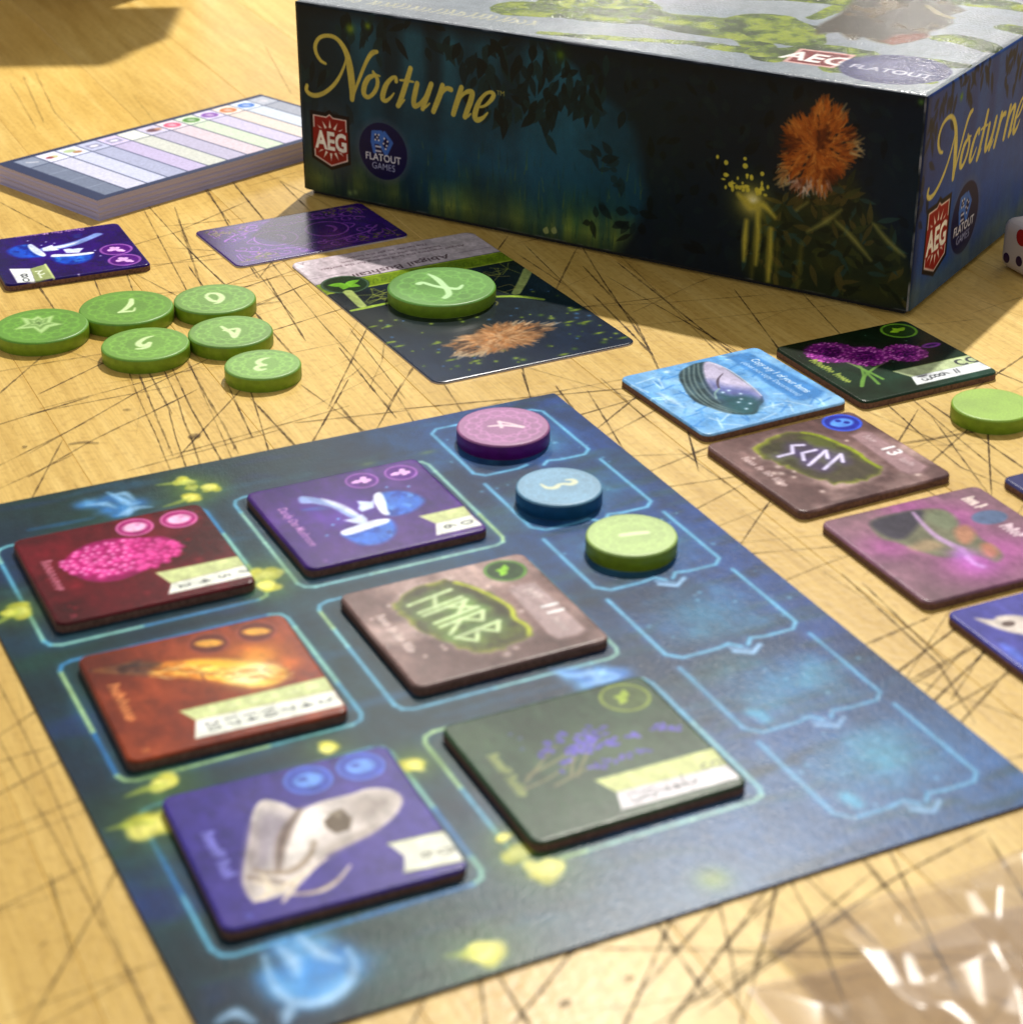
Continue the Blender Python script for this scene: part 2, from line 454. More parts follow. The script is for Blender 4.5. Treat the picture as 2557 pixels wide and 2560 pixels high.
def round_panel(F, r, roll, top):
    """grid of the face F with rounded corners of radius r and an edge rolled down by roll; z measured from the thing's base"""
    X = F.X.copy(); Y = F.Y.copy(); hx = F.x1; hy = F.y1
    ay = np.clip(np.abs(Y) - (hy - r), 0, r); avail = np.sqrt(np.maximum(r * r - ay * ay, 0))
    ax = np.abs(X) - (hx - r)
    X = np.where(ax > 0, np.sign(X) * ((hx - r) + np.minimum(ax, r) * avail / r), X)
    qx = np.abs(X) - (hx - r); qy = np.abs(Y) - (hy - r)
    sd = np.minimum(np.maximum(qx, qy), 0) + np.hypot(np.maximum(qx, 0), np.maximum(qy, 0)) - r
    d = np.clip(-sd, 0, roll) if roll else np.zeros_like(X)
    z = top - (roll - np.sqrt(np.maximum(roll * roll - (roll - d) ** 2, 0))) if roll else np.full(X.shape, top)
    return np.stack([X.ravel(), Y.ravel(), z.ravel()], 1)
def flat_thing(root, F, r, roll, thick, face_name, edge_name, face_mat, edge_mat, detail=.15, contrast=1.12):
    """printed face plus the edge below it, both children of root (root at the thing's base)"""
    V = round_panel(F, r, roll, thick)
    f = mesh_obj(face_name, V, grid_faces(F.nx, F.ny), face_mat, root, True, F.colors(detail, contrast))
    P = V[perimeter(F.nx, F.ny)]
    keep = [0]
    for k in range(1, len(P)):
        if np.hypot(*(P[k, :2] - P[keep[-1], :2])) > 1e-4: keep.append(k)
    P = P[keep]; n = len(P)
    B = P.copy(); B[:, 2] = 0.0
    T = P.copy(); T[:, 2] -= 1e-5
    faces = [(i, (i + 1) % n, n + (i + 1) % n, n + i) for i in range(n)]
    faces = [(n + i, n + (i + 1) % n, (i + 1) % n, i) for i in range(n)] + [tuple(range(2 * n - 1, n - 1, -1))]
    mesh_obj(edge_name, np.vstack([T, B]), faces, edge_mat, root)
    return f

# ------------------------------------------------------------------ the table: glued maple planks with years of cuts
TABLE_ANG = math.radians(-65.5)
random.seed(11)
table = empty("table_top", (0, 0, 0), TABLE_ANG)
tag(table, "scratched maple butcher-block table top under the game", None, None, "structure")
MAPLE = wood_mat()
def plank_mesh(L, W):
    c, h, t = .004, .9, .0
    v = [(0, 0, -h), (L, 0, -h), (L, W, -h), (0, W, -h), (0, 0, -c), (L, 0, -c), (L, W, -c), (0, W, -c),
         (c, c, t), (L - c, c, t), (L - c, W - c, t), (c, W - c, t)]
    f = [(0, 3, 2, 1)]
    for k in range(4):
        j = (k + 1) % 4
        f.append((k, j, 4 + j, 4 + k)); f.append((4 + k, 4 + j, 8 + j, 8 + k))
    f.append((8, 9, 10, 11))
    return v, f
# plank axis runs along local x; cover the stretch of table around the camera's view
ca, sa = math.cos(TABLE_ANG), math.sin(TABLE_ANG)
PW = 1.05
lo_v, hi_v = -9.0, 26.0
r0 = 0
k = 0
vv = -4.2
while vv < 18.5:
    x = -27.0 + random.uniform(0, 5)
    first = True
    while x < 1.0:
        Lp = random.uniform(7.0, 13.0)
        if x + Lp > -1.5: Lp = 2.0 - x
        v, f = plank_mesh(Lp, PW)
        o = mesh_obj("plank", [(a + x, b + vv, c) for a, b, c in v], f, MAPLE, table)
        x += Lp
    vv += PW

# ------------------------------------------------------------------ the game box
BX, BY, BA, BL, BH, BZ = -1.5638, 15.0765, -0.55899, 4.8911, 1.4290, 0.04
BD = 3.7
bc, bs = math.cos(BA), math.sin(BA)
bex = np.array([bc, bs, 0]); bey = np.array([-bs, bc, 0]); bez = np.array([0, 0, 1.0])
BO = np.array([BX, BY, BZ])
box = empty("game_box", (BX, BY, 0), BA, "dark blue-green board game box with gold script title and orange tufted plant", "game box")
BOXPRINT = print_mat("box_print", .34, .16, .06, 1500)
BOXSIDE = print_mat("box_side_print", .45, .07, .05, 1500)
BOXTOP = print_mat("box_top_print", .18, .26, .8, 1100)

def brush_clump(F, c, rx, ry, n, R, shade, slen=.05, flow=0.0):
    """a soft painted clump of short brush strokes"""
    for k in range(n):
        a = R.rand() * 6.283; rr = math.sqrt(R.rand()) * (.80 + .16 * math.sin(a * 2 + .4) + .08 * math.sin(a * 5 + 1) + .05 * math.sin(a * 9))
        x = c[0] + math.cos(a) * rr * rx; y = c[1] + math.sin(a) * rr * ry
        th = math.atan2(math.sin(a) * ry, math.cos(a) * rx) + R.randn() * .35 + flow
        l = slen * R.uniform(.5, 1.2)
        F.line([(x - math.cos(th) * l / 2, y - math.sin(th) * l / 2), (x + math.cos(th) * l / 2, y + math.sin(th) * l / 2)], [l * .28, l * .2, l * .06], shade(rr, math.cos(a) * rr, math.sin(a) * rr), .75, l * .22, px=False, smooth=False)
def leaf(F, x, y, l, w, ang, col, a=1.0, soft=None):
    t = np.linspace(0, 1, 7)
    up = np.c_[t * l, np.sin(t ** .8 * math.pi) * w / 2]; dn = np.c_[t[::-1] * l, -np.sin(t[::-1] ** .8 * math.pi) * w / 2]
    P = np.vstack([up, dn]); c, s_ = math.cos(ang), math.sin(ang)
    P = np.c_[x + P[:, 0] * c - P[:, 1] * s_, y + P[:, 0] * s_ + P[:, 1] * c]
    F.poly(P, col, a, soft, px=False)

GOLD = (192, 176, 84)
def title_strokes(F0):
    """gold script title, traced once on the front panel in its local units"""
    F0.fr = 'ZA'
    S = []
    def st(p, w): S.append((smooth_pts(F0.L(p), 7), w))
    st("338,470 300,445 268,390 262,330 290,280 340,262 400,272 450,315 492,390 515,480 528,570 536,660 535,735", [.020, .030, .034, .030, .030, .034, .048, .062, .060, .04])
    st("498,400 482,470 445,560 395,632 330,685 268,706 222,695 196,665 200,632", [.014, .022, .03, .033, .036, .034, .03])
    st("536,735 562,655 590,580 625,490 660,420 690,388 718,382", [.016, .024, .028, .032, .04, .03])
    st("690,560 655,578 628,630 622,690 650,718 690,695 720,640 722,585 700,548 690,528", [.03, .042, .046, .04, .03, .034, .034, .03, .018])
    st("690,540 715,552 740,562", [.016, .014])
    st("862,600 858,572 830,578 792,620 768,680 762,730 788,745 822,720 845,690", [.034, .026, .032, .044, .046, .034, .022, .014])
    st("968,506 945,585 915,680 888,760 876,782", [.04, .044, .044, .044, .04])
    st("890,592 940,596 990,606", [.014, .022, .014])
    st("880,780 905,762 925,738", [.02, .012])
    st("1018,618 1004,680 992,745 1000,785 1040,766 1080,710 1100,670", [.04, .044, .042, .036, .022, .018])
    st("1122,622 1098,690 1072,760 1058,805", [.04, .044, .044, .036])
    st("1058,803 1085,790 1110,765", [.022, .012])
    st("1206,632 1185,705 1160,770 1138,825", [.04, .046, .044, .04])
    st("1170,745 1200,690 1235,655 1268,662", [.014, .024, .034, .04])
    st("1346,648 1325,720 1302,790 1286,845", [.04, .046, .044, .04])
    st("1308,780 1345,715 1385,680 1425,685 1415,745 1390,815 1372,865", [.014, .022, .032, .044, .046, .044, .04])
    st("1372,868 1395,862 1415,842", [.022, .012])
    st("1462,792 1515,785 1562,745 1585,705 1565,682 1525,695 1482,745 1455,810 1446,862 1465,888 1505,872 1540,835", [.016, .022, .034, .036, .024, .028, .042, .046, .044, .03, .014])
    return S
def draw_title(F, S, k=1.0, dx=0.0, dy=0.0, col=GOLD, kx=1.0):
    for P, w in S:
        Q = P * k; Q[:, 0] = Q[:, 0] * kx + dx; Q[:, 1] += dy
        wm, M = F.segmask(Q, np.array(w) * k, F.h * 1.3)
        F.put(wm, M, col)
def shield(F, c, k, raw=False):
    """red shield with AEG in white; c = centre (local), k = half width"""
    cx, cy = c
    def T(pts): return [(cx + x * k, cy + y * k) for x, y in pts]
    out = [(-1.12, 1.30), (-.25, 1.30), (0, 1.46), (.25, 1.30), (1.12, 1.30), (1.12, -.98), (0, -1.42), (-1.12, -.98)]
    inn = [(-.96, 1.12), (-.2, 1.12), (0, 1.26), (.2, 1.12), (.96, 1.12), (.96, -.86), (0, -1.24), (-.96, -.86)]
    F.poly(T(out), (22, 8, 12), px=False)
    F.poly(T(inn), (225, 205, 200), px=False)
    F.poly(T([(x * .93, y * .95) for x, y in inn]), (138, 26, 24), px=False)
    for i, a in enumerate((28, 58, 90, 122, 152)):
        r = math.radians(a); e = 1.0 if i != 2 else .98
        for sg in (1, -1):
            b0 = (math.cos(r) * .46, sg * (math.sin(r) * .35 + .26)); tip = (math.cos(r) * .82, sg * (math.sin(r) * .62 + .36))
            n = (-math.sin(r) * .07, math.cos(r) * .07 * sg)
            F.poly(T([(b0[0] + n[0], b0[1] + n[1]), tip, (b0[0] - n[0], b0[1] - n[1])]), (235, 225, 215), px=False)
    F.poly(T([(-1.0, -.50), (1.0, -.50), (1.0, .52), (-1.0, .52)]), (138, 26, 24), px=False)
    F.text("AEG", (cx, cy - k * .43), k * 1.18, (238, 236, 230), px=False, bold=.035, align='c', sx=.80)
def round_logo(F, c, r):
    F.ell(c, r * 1.12, r * 1.12, (90, 90, 110), .45, .25, px=False)
    F.ell(c, r, r, (13, 12, 62), px=False)
    cx, cy = c
    def T(p): return [(cx + x * r, cy + y * r) for x, y in p]
    B = (58, 104, 190)
    wd = .028 * r / .2
    F.line(T([(-.40, .62), (-.06, .66), (-.10, .30), (-.44, .28), (-.40, .62)]), wd, B, px=False, smooth=False)
    F.line(T([(.08, .66), (.36, .36), (.12, -.08), (-.10, .24), (.08, .66)]), wd, B, px=False, smooth=False)
    F.line(T([(-.44, .28), (-.36, -.06)]), wd, B, px=False, smooth=False)
    for p in ((-.30, .55), (-.16, .56), (-.23, .46), (-.31, .37), (-.17, .37), (.07, .46), (.20, .38), (.03, .28), (.16, .22), (.11, .10)):
        F.ell((cx + p[0] * r, cy + p[1] * r), .035 * r, .035 * r, (225, 225, 235), px=False)
    for yy in (.14, -.02):
        for q in (-.28, -.20, -.12):
            F.ell((cx + q * r, cy + yy * r), .05 * r, .03 * r, (215, 215, 230), px=False)
    F.text("FLATOUT", (cx, cy - r * .36), r * .36, (225, 225, 235), px=False, bold=.018, align='c', sx=.95)
    F.text("GAMES", (cx, cy - r * .66), r * .33, (175, 180, 215), px=False, align='c', sx=.95)

def paint_forest(F, W, seed, blue=1.0, edge_dark=True):
    """the painted night forest on the box sides"""
    R = np.random.RandomState(seed)
    al = (slice(None), slice(None))
    H = BH
    F.C[:] = c8(16, 40, 54)
    F.mottled((22, 66, 90), 1.1, seed, .30, .7, .9)
    # pale blue light falling between the trunks
    for cx, wd, a in ((.62, .16, .5), (1.05, .20, .55), (1.36, .11, .6), (1.7, .18, .4), (2.02, .16, .45), (2.35, .22, .5)):
        n = .05 * (F.noise(2.0, seed + 5) - .5)
        m = np.exp(-((F.X - cx + n + .05 * (F.Y - .7)) / wd) ** 2) * np.clip(F.Y / H + .1, 0, 1) ** .8
        F.put(al, m * a, (46, 112, 138))
    for cx, wd in ((.16, .16), (.86, .07), (1.21, .06), (1.87, .08)):
        n = .08 * (F.noise(2.4, seed + 9) - .5)
        m = np.clip(1.4 - np.abs(F.X - cx + n) / wd * (1.1 - .35 * F.Y / H), 0, 1) * np.clip((F.Y - .45) * 2.2, 0, 1)
        F.put(al, m * .72, (14, 30, 40))
    # mist, grass bank
    F.put(al, np.exp(-((F.Y - .52) / .25) ** 2) * .6 * np.exp(-((F.X - 1.9) / 1.0) ** 2), (26, 90, 122))
    g = F.noise(3.0, seed + 21, 4, sx=2.2, sy=.45)
    m = np.clip((.46 + .20 * (F.noise(.9, seed + 3) - .5) - F.Y) / .3, 0, 1) * np.clip((g - .32) * 2.4, 0, 1)
    F.put(al, m * .85, (72, 108, 56))
    g2 = F.noise(2.0, seed + 33, 4, sx=3.5, sy=.5)
    F.put(al, np.clip((.30 - F.Y) / .2, 0, 1) * np.clip((g2 - .42) * 4, 0, 1) * .75, (138, 150, 60))
    for k in range(420):
        x = R.rand() * W; y = R.rand() ** 1.5 * .55; l = .04 + R.rand() * .09
        cc = [(70, 100, 50), (34, 66, 52), (104, 118, 50), (22, 48, 44)][R.randint(4)]
        F.line([(x, y), (x + (R.rand() - .5) * .03, y + l)], [.012, .004], cc, .35, px=False, smooth=False)
    F.put(al, np.clip((.10 - F.Y) / .10, 0, 1) * .55, (20, 34, 30))

# front panel ---------------------------------------------------------------
FF_ = Face(BO, bex, bez, 0, BL, 0, BH, 980, 286, (16, 40, 54))
paint_forest(FF_, BL, 40)
TITLE = title_strokes(FF_)
F = FF_; F.fr = 'ZB'
al = (slice(None), slice(None))
R = np.random.RandomState(5)
# the big dark tree on the right of the clearing
n = F.noise(2.6, 77, 5) - .5
edge = 2.66 + .20 * np.sin(F.Y * 2.4 + .2) + .16 * n - .55 * np.clip((F.Y - .85) / .6, 0, 1) ** 1.5
F.put(al, np.clip((F.X - edge) / .12, 0, 1) * .92, (12, 22, 34))
F.mottled((16, 34, 42), 2.2, 91, .45, .8, .5)
for k in range(260):
    leaf(F, R.uniform(2.5, 4.85), R.uniform(.1, 1.4), R.uniform(.06, .16), R.uniform(.03, .07), R.rand() * 6.3, [(14, 30, 36), (12, 22, 26), (20, 36, 40), (8, 12, 14)][R.randint(4)], .6)
F.put(al, np.clip((F.Y - 1.30) / .12, 0, 1) * .8, (10, 14, 22))
F.put(al, np.clip((.16 - F.X) / .2, 0, 1) * .75, (14, 20, 24))
# hanging leaves
for cx, cy, n_ in ((.72, 1.32, 16), (.40, 1.34, 10), (1.25, 1.36, 8), (1.72, 1.20, 26), (1.95, .98, 24), (1.62, .92, 10), (2.25, 1.06, 26), (2.46, 1.18, 20), (1.50, 1.28, 14), (2.1, 1.3, 22), (.06, .9, 14), (.25, .72, 8)):
    for k in range(n_):
        a = -math.pi / 2 + R.randn() * .55
        leaf(F, cx + R.randn() * .14, cy + R.randn() * .09, .10 + R.rand() * .09, .045 + R.rand() * .03, a,
             [(12, 30, 36), (9, 20, 24), (18, 42, 46)][R.randint(3)], .88)
for c, r in (("520,210", .05), ("650,190", .035)):
    F.fr = 'ZA'; F.glow(parse(c)[0], r, (118, 140, 30), .85)
F.fr = 'ZB'; F.glow((300, 405), .035, (110, 150, 20), 1); F.glow((300, 405), .10, (40, 60, 30), .6)
for p in ("185,1735", "245,1735"): leaf(F, *F.L(p)[0], .06, .05, 1.3, (150, 160, 100), .9)
F.fr = 'ZA'
for p in ("520,1430", "560,1425"): F.glow(parse(p)[0], .03, (110, 130, 80), .9)
# generic stand-in for the figure: an orange tufted plant over a dark green shrub, with a golden light
F.fr = 'ZC'
shr = "330,1400 640,1340 740,1440 860,1640 1000,1830 1080,1990 1060,2240 600,2230 150,2200 -60,2100 -160,1900 -40,1650 120,1480"
F.poly(shr, (34, 44, 26), .95, .10, smooth=True)
F.poly(shr, (58, 60, 26), .7, .16, smooth=True, tex=(5, 3, .45, .8))
P = F.L(shr)
for k in range(190):
    q = P.mean(0) + (P[R.randint(len(P))] - P.mean(0)) * math.sqrt(R.rand()) * .97
    leaf(F, q[0], q[1], .09 + R.rand() * .08, .03 + R.rand() * .02, R.rand() * 6.3, [(38, 50, 28), (58, 66, 32), (24, 32, 20), (40, 66, 60), (78, 72, 36)][R.randint(5)], .8)
for p in ("330,1720 470,1640 580,1555", "540,1640 660,1760 800,1930", "820,1660 930,1790 1050,1900", "250,1560 330,1500"):
    F.line(p, [.012, .032, .012], (150, 148, 76), .8, soft=.03)
oc = F.L("400,1110")[0]
F.glow(oc, .34, (120, 62, 24), .5, px=False, ry=.42)
def tawny(rr, u, v):
    j = R.rand()
    if rr > .88: return [(196, 170, 118), (176, 140, 84), (150, 104, 60)][R.randint(3)]
    if v < -.55 and j < .6: return [(214, 190, 172), (190, 150, 126), (150, 100, 76)][R.randint(3)]
    if math.sin(u * 7 + v * 3) + math.sin(v * 8 - u * 2) > .9: return [(104, 48, 22), (128, 62, 24), (88, 42, 20)][R.randint(3)]
    return [(190, 104, 38), (164, 80, 26), (206, 128, 56), (176, 94, 36), (140, 68, 26)][R.randint(5)]
brush_clump(F, oc, .30, .40, 1150, R, tawny, .07)
F.fr = 'ZB'
F.glow((1720, 1500), .22, (150, 140, 40), .55); F.glow((1720, 1500), .11, (238, 222, 110), .98); F.glow((1730, 1490), .05, (250, 244, 190), .95)
for k in range(40):
    c = F.L("1700,1490")[0]; F.ell((c[0] + R.randn() * .09, c[1] + .05 + abs(R.randn()) * .09), .008 + R.rand() * .012, .006 + R.rand() * .014, (214, 200, 70), .9, px=False)
for p in ("1680,1640 1668,1780 1660,1930", "1765,1560 1762,1760 1748,1960", "1860,1700 1852,1900 1840,2080", "1700,1540 1800,1520 1890,1610", "1620,1440 1680,1500 1740,1540"):
    F.line(p, [.03, .045, .02], (196, 182, 70), .9, soft=.03)
F.fr = 'ZC'
for p in ("-60,1700 -70,1880 -90,2100", "40,1700 30,1900 20,2140", "110,1780 100,1960 90,2160", "290,1800 270,1960 250,2190"):
    F.line(p, [.015, .03, .01], (120, 112, 44), .6, soft=.04)
F.glow((1175, 755), .03, (80, 120, 50), .8)
draw_title(F, TITLE)
F.fr = 'ZA'; c = F.L("1605,702")[0]
F.text("TM", c, .05, GOLD, .9, px=False)
sc_ = F.L("375,1042")[0]; sw = (F.L("495,1042")[0] - F.L("250,1042")[0])[0] / 2
F.ell(sc_, sw * 1.7, sw * 1.9, (70, 76, 88), .35, .6, px=False)
shield(F, sc_, sw / .96)
lc = F.L("765,1122")[0]; lr = (F.L("940,1130")[0] - F.L("588,1130")[0])[0] / 2
round_logo(F, lc, lr)
SH_L, SH_K, LG_L, LG_R = sc_, sw / .96, lc, lr

def box_panel(name, F, R3, O, mat, edges=(1, 1, 1, 1), r=.03):
    """panel with its edges rounded over by 45 degrees (left, right, bottom, top); O, R3 = local origin and axes (ex, ey, normal)"""
    X = F.X.copy(); Y = F.Y.copy(); D = np.zeros_like(X)
    for ax, lo, hi, e0, e1 in ((X, F.x0, F.x1, edges[0], edges[1]), (Y, F.y0, F.y1, edges[2], edges[3])):
        for on, lim, sg in ((e0, lo, 1), (e1, hi, -1)):
            if not on: continue
            d = (ax - lim) * sg; m = d < r
            th = (math.pi / 4) * (1 - np.clip(d / r, 0, 1))
            D[m] = np.maximum(D[m], (r - r * np.cos(th))[m]); ax[m] = (lim + sg * (r - r * np.sin(th)))[m]
    V = O + X.ravel()[:, None] * R3[0] + Y.ravel()[:, None] * R3[1] - D.ravel()[:, None] * R3[2]
    return mesh_obj(name, V, grid_faces(F.nx, F.ny), mat, box, True, F.colors(.07))
ax_x, ax_y, ax_z = np.eye(3)
wn = F.noise(9, 66, 3)
F.put(al, (F.X > BL - .016) * np.clip((wn - .30) * 3, 0, 1) * .8, (150, 150, 162))
F.put(al, (F.Y > BH - .012) * np.clip((wn - .45) * 4, 0, 1) * .6, (130, 132, 146))
F.put(al, (F.Y < .010) * np.clip((wn - .5) * 5, 0, 1) * .5, (110, 112, 116))
P_FRONT = box_panel("front_panel", F, (ax_x, ax_z, -ax_y), np.array([0, 0, BZ]), BOXPRINT, (1, 1, 0, 1))

# side panel ------------------------------------------------------------------
SO = BO + bex * BL
F = Face(SO, bey, bez, 0, BD, 0, BH, 560, 215, (16, 40, 60))
paint_forest(F, BD, 140)
F.put(al, np.full(F.X.shape, .62), (38, 70, 178))  # blue sheen of this side painted over the forest art
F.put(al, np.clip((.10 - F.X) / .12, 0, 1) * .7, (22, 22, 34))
R = np.random.RandomState(9)
for cx, cy, n_ in ((.45, 1.35, 14), (.2, 1.3, 10), (.9, 1.36, 16), (1.6, 1.3, 20), (2.4, 1.25, 24), (3.2, 1.1, 30), (.06, .8, 16)):
    for k in range(n_):
        leaf(F, cx + R.randn() * .14, cy + R.randn() * .08, .10 + R.rand() * .08, .05, -1.57 + R.randn() * .5, (14, 24, 52), .8)
F.fr = 'ZC'
F.glow((1475, 715), .035, (90, 140, 40), .9)
# same title and logos as the front, a little smaller
nb = F.L("1410,1322")[0]; nl = F.L("1225,1440")[0]; ntop = F.L("1385,870")[0]
FF_.fr = 'ZA'
fb = FF_.L("535,735")[0]; fl = FF_.L("200,660")[0]; ft = FF_.L("330,262")[0]
ky = (ntop[1] - nb[1]) / (ft[1] - fb[1]); kx = (nb[0] - nl[0]) / (fb[0] - fl[0]) / ky
draw_title(F, TITLE, ky, nl[0] - fl[0] * ky * kx, nb[1] - fb[1] * ky, (196, 184, 110), kx)
s0 = F.L("1288,1760")[0]; sk = (F.L("1362,1700")[0] - F.L("1208,1800")[0])[0] / 2
shield(F, s0, sk / .96)
l0 = F.L("1497,1612")[0]; lr2 = (F.L("1497,1375")[0] - F.L("1497,1860")[0])[1] / 2
round_logo(F, l0, lr2)
F.put(al, np.clip((.16 + .1 * F.noise(3, 8) - F.Y) / .12, 0, 1) * .5, (84, 104, 92))
P_SIDE = box_panel("side_panel", F, (ax_y, ax_z, ax_x), np.array([BL, 0, BZ]), BOXSIDE, (1, 1, 0, 1))

# top panel -------------------------------------------------------------------
TO = BO + bez * BH
F = Face(TO, bex, bey, 0, BL, 0, BD, 460, 348, (146, 154, 160))
F.mottled((126, 136, 146), 1.2, 300, .35, .7, .8)
F.mottled((140, 142, 150), 2.0, 310, .5, .8, .5)
def moss(pts, w, seed, a=1.0, px=True):
    P = smooth_pts(F.L(pts) if px else pts, 10)
    wm, M = F.segmask(P, w, .06)
    n = F.noise(6, seed, 5, wm, gain=.65)
    M = np.clip((M + (n - .5) * .9 - .35) / .07, 0, 1)
    F.put(wm, M * a, (86, 104, 34))
    F.put(wm, M * np.clip((n - .5) * 6, 0, 1), (134, 148, 44))
    F.put(wm, M * np.clip((.47 - n) * 8, 0, 1), (52, 66, 30))
F.fr = 'ZB'
moss("0,60 330,80 700,130 1000,140 1300,180 1700,220 2000,230", [.42, .40, .3, .34, .5, .55, .5], 1)
moss("380,20 700,40 900,90 1100,130", [.5, .6, .3, .15], 2)
moss("160,240 400,262 700,280 1000,300 1300,320 1600,360 1930,400", [.05, .10, .09, .06, .12, .16, .14], 3)
moss("1400,190 1700,290 1850,420", [.2, .2, .25], 4)
F.fr = 'ZC'
moss("0,170 160,250 300,300", [.55, .5, .3], 5)
moss("0,385 200,380 420,350 760,390", [.22, .20, .16, .14], 6)
moss("380,130 640,20 720,-40", [.10, .12, .12], 7)
moss("560,500 700,430 850,430", [.24, .26, .16], 8)
moss("1150,440 1300,470 1500,485", [.12, .2, .10], 9)
moss("1320,280 1480,290 1700,360", [.15, .22, .20], 10)
moss("1810,200 1930,225", [.16, .2], 11)
moss("1110,600 1220,598", [.12, .12], 12)
for k, (px_, yy) in enumerate([(1.0, 1.6), (2.2, 2.2), (3.2, 1.9), (.6, 2.6), (1.8, 3.1), (3.4, 3.0), (4.3, 2.4)]):
    moss([(px_ - .5, yy - .2), (px_, yy + .1), (px_ + .6, yy)], [.1, .3, .1], 40 + k, px=False)
F.poly("390,200 560,110 700,-20 900,-120 1200,-140 1330,-20 1495,75 1385,110 1400,170 1330,205 1220,230 1230,270 1080,305 960,325 860,310 740,270 670,290 560,235 400,250", (62, 54, 38), .97, .05)
F.poly("390,200 560,110 700,-20 900,-120 1200,-140 1330,-20 1495,75 1385,110 1400,170 1330,205 1220,230 1230,270 1080,305 960,325 860,310 740,270 670,290 560,235 400,250", (112, 96, 70), .8, .1, tex=(6, 6, .5, .65))
F.poly("880,300 1000,250 1200,240 1230,270 1080,310 960,328", (120, 58, 34), .9, .05)
F.line("1220,40 1310,100 1400,130", .05, (150, 140, 100), .7)
def quad_shield(pts):
    P = F.L(pts); F.poly(P, (120, 34, 34), px=False)
    c = P.mean(0); return c
c = quad_shield("280,358 690,408 520,502 150,452")
P = F.L("280,358 690,408 520,502 150,452")
F.line(np.vstack([P * .94 + c * .06, P[:1] * .94 + c * .06]), .03, (205, 165, 160), px=False, smooth=False)
bv = F.L("205,470")[0]; be = F.L("560,470")[0]
F.text("AEG", (c[0] - .01, c[1] - .10), .28, (232, 230, 228), px=False, bold=.03, align='c', sx=.86)
F.fr = 'ZC'
ec = F.L("980,512")[0]
F.ell(ec, .36, .36, (62, 62, 104), px=False)
F.ell(ec, .25, .25, (120, 120, 150), .5, .5, px=False)
F.text("FLATOUT", (ec[0], ec[1] - .1), .13, (210, 210, 222), px=False, align='c', bold=.012)
F.fr = 'ZA'   # small line of lettering along the front of the lid
R = np.random.RandomState(3)
m0 = F.L("1850,185")[0]; m1 = F.L("480,5")[0]
xx = m1[0]
while xx < m0[0]:      # the lettering here is too glancing to be read: slanted pale strokes
    t_ = (xx - m1[0]) / (m0[0] - m1[0]); yy = m1[1] + (m0[1] - m1[1]) * t_
    if R.rand() > .14:
        hh = .10 + R.rand() * .05
        F.line([(xx, yy), (xx + .02, yy + hh * .5), (xx - .02 + R.rand() * .05, yy + hh)], .014, (204, 200, 160), .75, px=False)
        if R.rand() > .5: F.line([(xx, yy + hh), (xx + .05, yy + .02)], .010, (204, 200, 160), .6, px=False, smooth=False)
    xx += .045 + R.rand() * .03
F.put(al, np.clip((.06 - F.Y) / .06, 0, 1) * .4, (120, 122, 132))
LID = box_panel("lid", F, (ax_x, ax_y, ax_z), np.array([0, 0, BZ + BH]), BOXTOP, (1, 1, 1, 1))
DARKCARD = plain_mat("dark_wrap_paper", lin(20, 24, 30), .5)
# back and far-left walls of the lid and the tray inside
e = .03
V = []; Fc = []
def add_quad(V, Fc, pts):
    i = len(V); V += pts; Fc.append(tuple(range(i, i + len(pts))))
z0, z1 = BZ, BZ + BH - .01
add_quad(V, Fc, [(0, BD, z0), (BL, BD, z0), (BL, BD, z1), (0, BD, z1)][::-1])
add_quad(V, Fc, [(0, 0.008, z0), (0, BD, z0), (0, BD, z1), (0, .008, z1)][::-1])
P_BACK = mesh_obj("back_panel", V, Fc, DARKCARD, box)
for o_ in (P_FRONT, P_SIDE, P_BACK): o_.parent = LID
t = .05
V = [(t, t, 0), (BL - t, t, 0), (BL - t, BD - t, 0), (t, BD - t, 0), (t, t, 1.2), (BL - t, t, 1.2), (BL - t, BD - t, 1.2), (t, BD - t, 1.2)]
mesh_obj("tray", V, [(0, 3, 2, 1), (4, 5, 6, 7), (0, 1, 5, 4), (1, 2, 6, 5), (2, 3, 7, 6), (3, 0, 4, 7)], DARKCARD, box)

# ------------------------------------------------------------------ shared materials for the pieces
TILEPRINT = print_mat("tile_print", .27, .20, .20, 2400)
BOARDPRINT = print_mat("board_print", .30, .20, .34, 1700)
CARDPRINT = print_mat("card_print", .22, .5, .05, 500)
PADPRINT = print_mat("pad_print", .55, .3, .05, 500)
DISCPRINT = print_mat("disc_print", .40, .5, .12, 900)
CHIP = plain_mat("chipboard", lin(92, 66, 56), .8, .2, .2, 900)
CHIPWRAP = plain_mat("tile_edge_board", lin(108, 80, 70), .7, .25, .45, 1400, .5)
CARDEDGE = plain_mat("card_edge", lin(196, 190, 196), .7, .2, .08)
BOARDEDGE = plain_mat("board_edge", lin(64, 40, 40), .7, .2, .15)
AL = (slice(None), slice(None))
PI = math.pi

# ------------------------------------------------------------------ player board
BT = .0155
TH = math.radians(25.5)
BC = (-.392, 8.398)
board = empty("player_board", (BC[0], BC[1], 0), TH, "blue-green player board with glowing line frames under six tiles", "game board")
F = Face((BC[0], BC[1], BT), (math.cos(TH), math.sin(TH), 0), (-math.sin(TH), math.cos(TH), 0), -1.8235, 1.8235, -2.311, 2.311, 430, 545, (24, 60, 74))
X, Y = F.X, F.Y
F.mottled((18, 46, 56), 1.4, 500, .35, .65, .8)
F.put(AL, np.clip((X + .2) / 1.2, 0, 1) * .85, (30, 68, 126))
F.put(AL, np.clip((X - .75) / .8, 0, 1) * .6, (28, 64, 136))
nz = F.noise(1.3, 510, 4)
F.put(AL, np.clip((nz - .52) * 5, 0, 1) * .6, (22, 44, 66))
nz = F.noise(2.2, 520, 4, sx=.7, sy=1.6)
